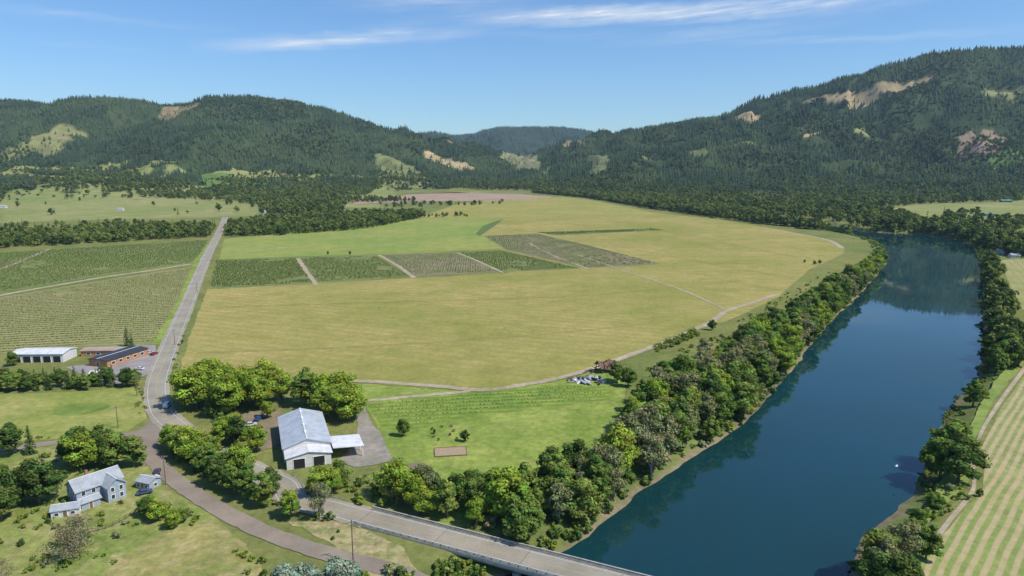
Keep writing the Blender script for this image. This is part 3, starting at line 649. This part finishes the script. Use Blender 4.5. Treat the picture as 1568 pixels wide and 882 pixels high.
grove([(90,705),(150,700),(215,700),(222,722),(195,728),(120,722)],7,['dark','mid','bright'],[.3,.5,.2],11,14)
grove([(-40,742),(70,742),(85,790),(20,800),(-60,800)],8,['dark','mid'],[.5,.5],10,15)
grove([(-30,690),(60,686),(60,700),(-30,708)],6,['conifer','dark'],[.6,.4],9,13,1,3)
grove([(225,785),(310,785),(300,805),(235,812)],6,['mid','bright'],[.5,.5],5,8)
grove([(-30,835),(150,820),(180,850),(110,900),(-30,930)],9.5,['bare','bare','pale'],[.6,.3,.1],8,11,.75)
grove([(395,900),(470,895),(570,905),(560,925),(400,930)],6,['willow'],[1],7,9,1,2)
grove([(1320,900),(1370,885),(1425,870),(1440,890),(1400,930),(1330,930)],7.5,['mid','dark','pale'],[.5,.25,.25],9,14)
grove([(1515,580),(1560,560),(1600,555),(1600,530),(1555,525),(1520,555)],8,['mid','dark'],[.6,.4],12,16)
for k_,u,v,hh,w in [('mid',1490,617,13,1.2),('mid',1440,728,16,1.2),('dark',1468,738,15,1.2),('mid',1425,705,11,1),('mid',1460,700,16,1.2),('mid',617,668,8,.9),('dark',712,676,5,.8),('conifer',195,530,12,1),('conifer',203,536,10,1),('dark',1090,505,7,1),('mid',945,585,11,1.1),('mid',962,592,10,1),('pale',650,770,13,1),('mid',1247,405,5,1),('mid',1232,402,4,1),('dark',1255,404,5,1),('dark',502,390,5,.9),('dark',536,390,5,.9),('pale',490,795,12,.8),('dark',665,664,2.5,.8),('mid',322,638,8,1),('conifer',330,640,9,1),('mid',20,560,8,1),('mid',1430,775,6,1.3),('mid',1405,800,6,1.2),('mid',1400,840,9,1.1),('bright',410,640,8,1.),('bright',432,612,14,1.),('mid',1345,872,13,1.15),('pale',1385,862,12,1.1),('mid',1418,856,10,1.1),('mid',1500,760,3,1)]:
    x,y=P(u,v); tree(k_,x,y,hh,w)
a,b=poly_pts(PL([(-40,608),(0,602),(100,600),(215,592),(213,580),(100,583),(0,586),(-40,590)]),5,.3,5)
for x,y in zip(a,b): tree(random.choice(['conifer','dark','conifer','mid']),x,y,random.uniform(6,10),1.15)
# ---------------------------------------------------------------- buildings
def roofmat(name,c,rough=.45,metal=.0):
    m,nt=mat(name); tc=nd(nt,'ShaderNodeTexCoord').outputs['Object']
    sx=nd(nt,'ShaderNodeSeparateXYZ'); nt.links.new(tc,sx.inputs[0])
    s=mth(nt,'SINE',mth(nt,'MULTIPLY',sx.outputs[0],2*math.pi/.9)); f=noise(nt,tc,.35,5,.65)
    cc=mix(nt,rng_(nt,f,.35,.7),c,tuple(x*.68 for x in c)); cc=mix(nt,rng_(nt,s,.85,1,0,.35),cc,tuple(x*.5 for x in c))
    out_pr(nt,cc,rough,metal,.4); return m
def siding(name,c):
    m,nt=mat(name); tc=nd(nt,'ShaderNodeTexCoord').outputs['Object']
    sx=nd(nt,'ShaderNodeSeparateXYZ'); nt.links.new(tc,sx.inputs[0])
    s=mth(nt,'SINE',mth(nt,'MULTIPLY',sx.outputs[2],2*math.pi/.25)); f=noise(nt,tc,.8,4)
    cc=mix(nt,rng_(nt,f,.3,.7),c,tuple(x*.8 for x in c)); cc=mix(nt,rng_(nt,s,.6,1,0,.25),cc,tuple(x*.6 for x in c)); out_pr(nt,cc,.7); return m
GLASS=simple('window_glass',(.03,.04,.05),.08,0,.8,.05); TRIM=simple('white_trim',(.72,.72,.70),.5,var=.05); DOORM=simple('door_paint',(.20,.12,.08),.5); DARK=simple('dark_opening',(.02,.02,.02),.9)
W_WHITE=siding('white_siding',(.66,.66,.64)); W_BLUE=siding('blue_grey_siding',(.34,.40,.47)); W_BRICK=siding('tan_siding',(.48,.24,.12)); W_BROWN=siding('weathered_boards',(.16,.10,.07))
R_MET=roofmat('metal_roof',(.46,.51,.57)); R_WH=roofmat('white_metal_roof',(.72,.73,.74)); R_GREY=roofmat('grey_shingle_roof',(.36,.39,.42),.8); R_DARK=roofmat('dark_roof',(.045,.05,.06),.6); R_GREEN=roofmat('green_metal_roof',(.10,.26,.20)); R_TAN=roofmat('tan_flat_roof',(.38,.29,.22),.8)
def gable_part(par,pre,c,L,W,e,r,wm_,rm,rz=0,ov=.5,z0=0):
    hub=obj(pre+'_block',None,(c[0],c[1],z0),rz,par)
    l,w=L/2,W/2
    v=[(-l,-w,-.5),(l,-w,-.5),(l,w,-.5),(-l,w,-.5),(-l,-w,e),(l,-w,e),(l,w,e),(-l,w,e),(-l,0,r),(l,0,r)]
    obj(pre+'_walls',py_mesh(pre+'_walls',v,[(0,1,5,4),(2,3,7,6),(1,2,6,9,5),(3,0,4,8,7)],wm_),parent=hub)
    sl=(r-e)/w; l2=l+ov; w2=w+ov; z_e=e-ov*sl+.06; z_r=r+.06; th=.18
    v=[];f=[]
    for sg in (-1,1):
        o=len(v); v+=[(-l2,sg*w2,z_e),(l2,sg*w2,z_e),(l2,0,z_r),(-l2,0,z_r),(-l2,sg*w2,z_e+th),(l2,sg*w2,z_e+th),(l2,0,z_r+th),(-l2,0,z_r+th)]
        f+=[(o+4,o+5,o+6,o+7),(o,o+1,o+5,o+4),(o+1,o+2,o+6,o+5),(o+3,o,o+4,o+7),(o,o+3,o+2,o+1)]
    obj(pre+'_roof',py_mesh(pre+'_roof',v,f,rm),parent=hub)
    box('ridge_cap',(0,0,z_r+th+.03),(2*l2,.3,.1),TRIM,hub)
    return hub
def opening(hub,L,W,side,p,z,w,h,kind='window'):
    m={'window':GLASS,'door':DOORM,'bay':DARK}[kind]
    if side in 'SN':
        y=(-1 if side=='S' else 1)*(W/2); sg=-1 if side=='S' else 1
        box(kind,(p,y+sg*.05,z),(w,.1,h),m,hub)
        for dx in (-1,1): box(kind+'_frame',(p+dx*(w/2+.08),y+sg*.07,z),(.16,.14,h+.3),TRIM,hub)
        box(kind+'_head',(p,y+sg*.07,z+h/2+.08),(w-.004,.14,.15),TRIM,hub)
        if kind=='window': box('sill',(p,y+sg*.09,z-h/2-.08),(w-.004,.18,.15),TRIM,hub)
    else:
        x=(-1 if side=='W' else 1)*(L/2); sg=-1 if side=='W' else 1
        box(kind,(x+sg*.05,p,z),(.1,w,h),m,hub)
        for dx in (-1,1): box(kind+'_frame',(x+sg*.07,p+dx*(w/2+.08),z),(.14,.16,h+.3),TRIM,hub)
        box(kind+'_head',(x+sg*.07,p,z+h/2+.08),(.14,w-.004,.15),TRIM,hub)
        if kind=='window': box('sill',(x+sg*.09,p,z-h/2-.08),(.18,w-.004,.15),TRIM,hub)
bx=empty('white_barn',(-75,233,0),math.atan2(-34,13.2))
hb_=gable_part(bx,'main',(-2,0),31,15.5,5.2,7.6,W_WHITE,R_MET)
for p in (-10,-3,4,11): opening(hb_,31,15.5,'N',p,2.2,2.2,1.2)
opening(hb_,31,15.5,'S',-6,2.2,4,4.2,'bay'); opening(hb_,31,15.5,'S',4,2.2,4,4.2,'bay')
h2=gable_part(bx,'front_annex',(16.6,0),6,14.4,4.0,5.4,W_WHITE,R_WH)
opening(h2,6,14.4,'E',-3.2,1.7,3.6,3.3,'bay'); opening(h2,6,14.4,'E',3.2,1.7,3.6,3.3,'bay')
lean=obj('lean_to',None,(12.5,13.3,0),0,bx)
lt=py_mesh('lean_to_roof',[(-5.5,-5.2,4.6),(5.5,-5.2,4.6),(5.5,5.2,3.9),(-5.5,5.2,3.9),(-5.5,-5.2,4.8),(5.5,-5.2,4.8),(5.5,5.2,4.1),(-5.5,5.2,4.1)],[(0,3,2,1),(4,5,6,7),(0,1,5,4),(1,2,6,5),(2,3,7,6),(3,0,4,7)],R_WH)
obj('lean_to_roof',lt,parent=lean)
for a in (-5,0,5): box('post',(a,4.8,1.9),(.25,.25,3.95),TRIM,lean)
box('back_wall',(-5.2,0,1.9),(.2,10,3.8),W_WHITE,lean)
for k in range(4): box('skylight_vent',(-12+k*7,0,7.95),(1.2,.8,.3),TRIM,hb_)
fx=empty('farmhouse',(-127,194,0),math.radians(52)); fx.scale=(.92,.92,.94)
m1=gable_part(fx,'main',(0,0),14,8,5.4,8.0,W_BLUE,R_GREY)
for z in (1.6,4.2):
    for p in (-5,-2,1.5,4.8): opening(m1,14,8,'S',p,z,1.1,1.4)
    for p in (-2,2): opening(m1,14,8,'E',p,z,1.1,1.4); opening(m1,14,8,'W',p,z,1.1,1.4)
m2=gable_part(fx,'cross_wing',(3.4,-4.6),7,5.6,5.2,7.2,W_BLUE,R_GREY,math.radians(90))
for z in (1.6,4.0):
    for p in (-1.3,1.3): opening(m2,7,5.6,'W',p,z,1.0,1.4)
m3=gable_part(fx,'porch',(-4.2,-5.6),5.5,3,2.5,3.3,W_BLUE,R_GREY); opening(m3,5.5,3,'S',0,1.1,1.0,2.1,'door')
box('chimney',(-2,.6,8.6),(.8,.8,2.2),simple('chimney_brick',(.30,.14,.09)),fx)
def small(name,u,v,L,W,e,r,wm_,rm,ang,ops=(),z=0):
    x,y=P(u,v); zz=float(hfun(np.array([x]),np.array([y]))[0]); q=empty(name,(x,y,zz),math.radians(ang)); hh=gable_part(q,'main',(0,0),L,W,e,r,wm_,rm,ov=.35)
    opening(hh,L,W,'S',-L*.3,e*.5,1.0,min(1.1,e*.4)); opening(hh,L,W,'S',L*.28,e*.5,1.0,min(1.1,e*.4)); opening(hh,L,W,'S',0,min(1.1,e*.45),1.0,min(2.1,e*.85),'door'); opening(hh,L,W,'E',0,e*.5,1.,1.)
    return q
small('garden_shed',103,786,7,4,2.2,3.1,W_WHITE,R_GREY,20)
small('garage',228,744,5.5,4.5,2.3,3.2,W_BLUE,R_GREY,-20)
small('pump_house',148,578,4.5,4,2.5,3.4,W_WHITE,R_WH,10)
fs=empty('equipment_hall',(-243,343,0),math.radians(2))
q=gable_part(fs,'main',(0,0),26,12,4.4,5.3,W_WHITE,R_WH)
for k in range(5): opening(q,26,12,'S',-10+k*5,1.7,3.8,3.2,'bay')
sc_=empty('hall_building',(-203,341,0),math.radians(72))
q=gable_part(sc_,'main',(0,0),25,12,3.6,4.2,W_BRICK,R_DARK)
for k in range(5): opening(q,25,12,'N',-9+k*4.4,1.9,2,1.3)
for k in range(5): opening(q,25,12,'S',-9+k*4.4,1.9,2,1.3)
opening(q,25,12,'W',0,1.3,2.2,2.4,'door')
q=gable_part(sc_,'link',(6,17),20,7.5,3,3.3,W_BRICK,R_TAN,math.radians(-70))
for k in range(3): opening(q,20,7.5,'S',-6+k*5,1.6,2,1.2)
for nm,u,v,L,W,e,r,wm_,rm,an in [('farm_shed',1512,330,22,12,4,6.5,W_BROWN,R_GREEN,10),('green_roof_barn',1540,309,26,13,4,7,W_BROWN,R_GREEN,-12),('riverside_house',1538,388,14,9,3.2,5.5,W_BLUE,R_GREY,15),('riverside_cottage',1553,394,9,7,3,4.6,W_WHITE,R_GREY,-10),
  ('farmstead_house',402,327,13,8,4.5,7,W_WHITE,R_GREY,20),('farmstead_barn',425,322,18,10,4,7,W_WHITE,R_WH,-10),('distant_house',185,322,12,8,4,6,W_WHITE,R_GREY,5),('distant_barn',468,308,18,11,4,7,W_BROWN,R_MET,0),('distant_house',500,304,13,9,4,6.5,W_WHITE,R_GREY,30),('distant_shed',530,305,16,9,4,6,W_WHITE,R_WH,-20),('distant_house',5,318,14,9,4,6.5,W_WHITE,R_GREY,12),('distant_barn',60,296,18,11,5,8,W_BRICK,R_MET,-20)]:
    small(nm,u,v,L,W,e,r,wm_,rm,an)
# ---------------------------------------------------------------- vehicles
TYRE=simple('tyre_rubber',(.02,.02,.02),.9); TAILR=simple('tail_red',(.4,.02,.02),.3)
def car(name,x,y,rz,c,van=False,z=.21):
    e=empty(name,(x,y,z),rz); pm_,nt=mat(name+'_paint'); out_pr(nt,c,.3,0,.5)
    if van: prof=[(-2.5,.4),(2.5,.4),(2.55,.95),(1.9,1.15),(1.35,1.95),(1.0,2.05),(-2.4,2.05),(-2.55,1.7)]; win=[(1.75,1.2),(1.3,1.82),(-2.1,1.82),(-2.2,1.2)]; W=.98
    else: prof=[(-2.2,.35),(2.15,.35),(2.25,.7),(2.1,.9),(1.15,1.0),(.5,1.45),(-1.0,1.48),(-1.75,1.05),(-2.2,1.0),(-2.28,.7)]; win=[(1.0,1.02),(.45,1.38),(-.95,1.40),(-1.55,1.05)]; W=.88
    n=len(prof); v=[(a,-W if b<1 else -W*.88,b) for a,b in prof]+[(a,W if b<1 else W*.88,b) for a,b in prof]
    f=[tuple(range(n)),tuple(range(2*n-1,n-1,-1))]+[(i,i+n,(i+1)%n+n,(i+1)%n) for i in range(n)]
    o=obj('body',py_mesh('body',v,f,pm_),parent=e); b=o.modifiers.new('b','BEVEL'); b.width=.07; b.segments=2
    for sg in (-1,1): obj('side_windows',py_mesh('sw',[(a,sg*(W+.012),b) for a,b in win],[(0,1,2,3)],GLASS),parent=e)
    k=[(prof[3],prof[4]),(prof[-2],prof[-1])] if van else [(prof[4],prof[5]),(prof[6],prof[7])]
    for (a0,b0),(a1,b1) in k[:1 if van else 2]:
        s=.03 if a0>0 else -.03
        obj('windscreen',py_mesh('ws',[(a0+s,-W*.8,b0+.03),(a0+s,W*.8,b0+.03),(a1+s,W*.75,b1),(a1+s,-W*.75,b1)],[(0,1,2,3)],GLASS),parent=e)
    for a in (-1.4,1.4):
        for sg in (-1,1):
            V,Fc=tube([(a,sg*W-.11*sg,.34),(a,sg*W+.08*sg,.34)],[.34,.34],14); V=[tuple(q) for q in V]; Fc=list(Fc)+[tuple(range(14)),tuple(range(27,13,-1))]
            obj('wheel',py_mesh('wheel',V,Fc,TYRE),parent=e)
    for sg in (-.6,.6): box('headlight',(prof[2][0]-.02,sg,.72),(.08,.3,.14),TRIM,e); box('tail_light',(prof[-1][0]+.02,sg,.75),(.08,.28,.16),TAILR,e)
    return e
x,y=P(256,623); car('white_van',x,y,math.radians(100),(.8,.8,.8),True,.25)
for u,v,a,c in [(236,543,80,(.25,.02,.02)),(230,541,80,(.5,.5,.52)),(214,566,170,(.7,.7,.7)),(210,575,165,(.05,.08,.15)),(396,643,80,(.03,.08,.25)),(384,652,20,(.5,.5,.5)),(233,735,60,(.6,.6,.6)),(241,725,110,(.05,.05,.06)),(222,756,30,(.05,.08,.16)),(120,588,10,(.7,.7,.7))]:
    x,y=P(u,v); car('parked_car',x,y,math.radians(a),c,z=.2)
# ---------------------------------------------------------------- poles, junk, garden, bird
WOOD=simple('pole_wood',(.16,.12,.09),.9)
def pole(u,v,h=11,rz=.4):
    x,y=P(u,v); e=empty('utility_pole',(x,y,0),rz); V,Fc=tube([(0,0,-.5),(0,0,h)],[.19,.12],8); obj('pole',py_mesh('pole',[tuple(q) for q in V],list(Fc)+[tuple(range(8,16))],WOOD),parent=e)
    box('crossarm',(0,.2,h-.7),(2.4,.12,.14),WOOD,e)
    for k in (-1,-.4,.4,1): box('insulator',(k,.2,h-.53),(.1,.1,.2),TRIM,e)
for u,v,hh in [(541,862,12),(181,655,9),(210,606,9),(268,528,9),(302,448,9),(254,742,10)]: pole(u,v,hh)
sp=empty('scrap_pile',(*P(897,583),0))
for i in range(60):
    a=random.gauss(0,4);b=random.gauss(0,3.4); o=box('panel',(a,b,.3+random.random()*.9),(random.uniform(1,4.5),random.uniform(.6,2.2),.12),random.choice([R_WH,R_MET,R_MET,W_BROWN,R_DARK,R_GREY]),sp,random.random()*6); o.rotation_euler=(random.gauss(0,.35),random.gauss(0,.35),random.random()*6)
cs=empty('collapsed_shed',(*P(928,568),0),.4); cs.scale=(1.25,1.25,1.3)
for i in range(34):
    o=box('board',(random.gauss(0,2.6),random.gauss(0,2),.8+random.random()*2.6),(random.uniform(3,5.5),.4,.14),W_BROWN,cs); o.rotation_euler=(random.gauss(0,.5),random.gauss(0,.6),random.random()*6)
rf=obj('sagging_roof',py_mesh('sagging_roof',[(-4,-3,2.2),(4,-3.2,1.2),(4,0,4.2),(0,0,3.6),(-4,0,4.6),(-4,3,2.4),(4,3.2,2.0),(0,-3,1.4)],[(0,7,3,4),(7,1,2,3),(4,3,2,6,5)],W_BROWN),parent=cs)
for a in (-3,3):
    for b in (-2.5,2.5): box('leaning_post',(a,b,1.2),(.25,.25,2.8),WOOD,cs)
small('field_shed',1012,568,6,4,2.4,3.4,W_BROWN,R_DARK,25)
gb=empty('garden_bed',(*P(690,692),0),math.radians(8)); box('soil',(0,0,.2),(11,7,.24),simple('garden_soil',(.33,.25,.16)),gb)
for y_ in (-3.6,3.6): box('edging',(0,y_,.26),(11.4,.2,.4),WOOD,gb)
for x_ in (-5.6,5.6): box('edging',(x_,0,.26),(.2,7,.4),WOOD,gb)
sheet('burn_patch',[(P(638,714)[0]+3*math.cos(t)*(1+.2*math.sin(3*t)),P(638,714)[1]+3*math.sin(t)) for t in np.linspace(0,6.0,16)],.16,simple('bare_earth',(.2,.15,.1)),.5)
X,Y=poly_pts(PL([(640,660),(690,652),(720,668),(700,680),(640,676)]),3.2,.4,0,.5)
instancer('garden_shrubs',X,Y,np.full(len(X),.1),np.full((len(X),3),.45),rng.integers(0,4,len(X)),C_BUSH)
fe=empty('wooden_fence'); fp=smooth(PL([(60,700),(90,745),(75,800),(140,815),(200,790),(225,765)]),6)
for i in range(len(fp)-1):
    a=np.array(fp[i]);b=np.array(fp[i+1]); d=b-a; L_=np.linalg.norm(d); c=(a+b)/2; an=math.atan2(d[1],d[0])
    box('post',(a[0],a[1],.6),(.14,.14,1.3),WOOD,fe)
    for z in (.5,1.0): box('rail',(c[0],c[1],z),(max(.2,L_-.16),.06,.14),WOOD,fe,an)
def bird(x,y,z,rz):
    e=empty('white_egret',(x,y,z),rz); m=simple('white_feathers',(.75,.75,.73),.7,var=.04)
    V,Fc=tube([(-.55,0,0),(-.3,0,.02),(0,0,.03),(.25,0,.03),(.4,0,.08),(.42,0,.16),(.52,0,.19),(.6,0,.17)],[.03,.09,.12,.08,.04,.03,.045,.015],10); obj('body',py_mesh('body',[tuple(q) for q in V],Fc,m),parent=e)
    for sg in (-1,1): obj('wing',py_mesh('wing',[(.18,sg*.06,.06),(.24,sg*.5,.28),(.08,sg*1.0,.22),(-.12,sg*.95,.2),(-.2,sg*.5,.22),(-.16,sg*.06,.04)],[(0,1,4,5),(1,2,3,4)],m),parent=e)
    obj('beak',py_mesh('beak',[(.58,.015,.17),(.58,-.015,.17),(.78,0,.15),(.58,0,.2)],[(0,1,2),(0,2,3),(1,3,2)],YEL),parent=e)
    obj('legs',py_mesh('legs',[(-.5,.03,0),(-.5,-.03,0),(-.95,0,-.02)],[(0,1,2)],TYRE),parent=e)
bird(128,213,1,2.4)
# ---------------------------------------------------------------- light, air, sky, camera
az=math.radians(114); el=math.radians(52)
sd=Vector((math.sin(az)*math.cos(el),math.cos(az)*math.cos(el),math.sin(el)))
L=bpy.data.lights.new('sun','SUN'); L.energy=5.0; L.angle=math.radians(.5); L.color=(1,.95,.86)
so=bpy.data.objects.new('sun',L); so.rotation_euler=(-sd).to_track_quat('-Z','Y').to_euler(); scene.collection.objects.link(so)
vm,nt=mat('summer_air'); vs=nd(nt,'ShaderNodeVolumeScatter'); vs.inputs['Color'].default_value=(.52,.76,1,1); vs.inputs['Density'].default_value=3.6e-5; vs.inputs['Anisotropy'].default_value=.15
o=nd(nt,'ShaderNodeOutputMaterial'); nt.links.new(vs.outputs[0],o.inputs['Volume'])
box('sky_air_haze',(0,4200,500),(15000,12000,1100),vm)
w=bpy.data.worlds.new('World'); scene.world=w; w.use_nodes=True; nt=w.node_tree; nt.nodes.clear()
sk=nd(nt,'ShaderNodeTexSky',sky_type='NISHITA'); sk.sun_disc=False; sk.sun_elevation=el; sk.sun_rotation=az; sk.altitude=200; sk.air_density=1.0; sk.dust_density=.4; sk.ozone_density=3.0
tc=nd(nt,'ShaderNodeTexCoord').outputs['Generated']; sx=nd(nt,'ShaderNodeSeparateXYZ'); nt.links.new(tc,sx.inputs[0])
azn=mth(nt,'ARCTAN2',sx.outputs[0],sx.outputs[1]); eln=mth(nt,'ARCSINE',sx.outputs[2])
def nz_(a,e,sc,d,r,sk_=0):
    cv=nd(nt,'ShaderNodeCombineXYZ'); nt.links.new(mth(nt,'MULTIPLY',azn,a),cv.inputs[0]); nt.links.new(mth(nt,'ADD',mth(nt,'MULTIPLY',eln,e),mth(nt,'MULTIPLY',azn,sk_)),cv.inputs[1]); return noise(nt,cv.outputs[0],sc,d,r)
nz=nz_(4,70,1.0,8,.7,-4); nz2=nz_(9,25,1.3,5,.7); nz3=nz_(14,160,1,6,.75,-14)
def streak(a0,e0,a1,e1,w_,amp):
    a0,e0,a1,e1,w_=[math.radians(k) for k in (a0,e0,a1,e1,w_)]; sl=(e1-e0)/(a1-a0)
    line=mth(nt,'MULTIPLY_ADD',mth(nt,'SUBTRACT',azn,a0),sl,e0)
    d=mth(nt,'ABSOLUTE',mth(nt,'SUBTRACT',mth(nt,'ADD',eln,mth(nt,'MULTIPLY',mth(nt,'SUBTRACT',nz2,.5),.02)),line))
    a=rng_(nt,d,0,w_,1,0)
    e_=mth(nt,'MULTIPLY',rng_(nt,azn,a0-.03,a0+.12,0,1),rng_(nt,azn,a1-.2,a1+.04,1,0))
    return mth(nt,'MULTIPLY',mth(nt,'MULTIPLY',a,e_),amp)
st=streak(-4,11.4,29,11.3,.9,1.2)
for q_ in [(-23,8.5,-2,10.4,.7,.95),(-13,9.6,-5,11.4,.9,.5),(8,9.3,26,10.3,.6,.4),(-40,10,-22,9.6,.4,.3),(14,9.2,40,8.4,.4,.25),(-34,8.0,-28,8.0,.3,.3),(0,10,9,9.9,.5,.5),(-14,12,2,12.6,.7,.45)]: st=mth(nt,'ADD',st,streak(*q_))
cl=mth(nt,'MULTIPLY',mth(nt,'MULTIPLY',st,rng_(nt,nz,.33,.62,.1,1.0)),rng_(nt,nz3,.3,.65,.35,1.),clamp=True)
skc=mix(nt,1.,sk.outputs[0],(.70,.98,1.26),'MULTIPLY')
bgc=mix(nt,cl,skc,(7.4,7.9,8.3))
bg=nd(nt,'ShaderNodeBackground'); nt.links.new(bgc,bg.inputs[0]); bg.inputs[1].default_value=.12
o=nd(nt,'ShaderNodeOutputWorld'); nt.links.new(bg.outputs[0],o.inputs[0])
cam=bpy.data.cameras.new('camera'); cam.lens=36*1046/1568; cam.sensor_width=36; cam.clip_start=.5; cam.clip_end=40000
co=bpy.data.objects.new('camera',cam); co.location=(0,0,H); co.rotation_euler=(math.radians(90)-PITCH,0,0); scene.collection.objects.link(co); scene.camera=co
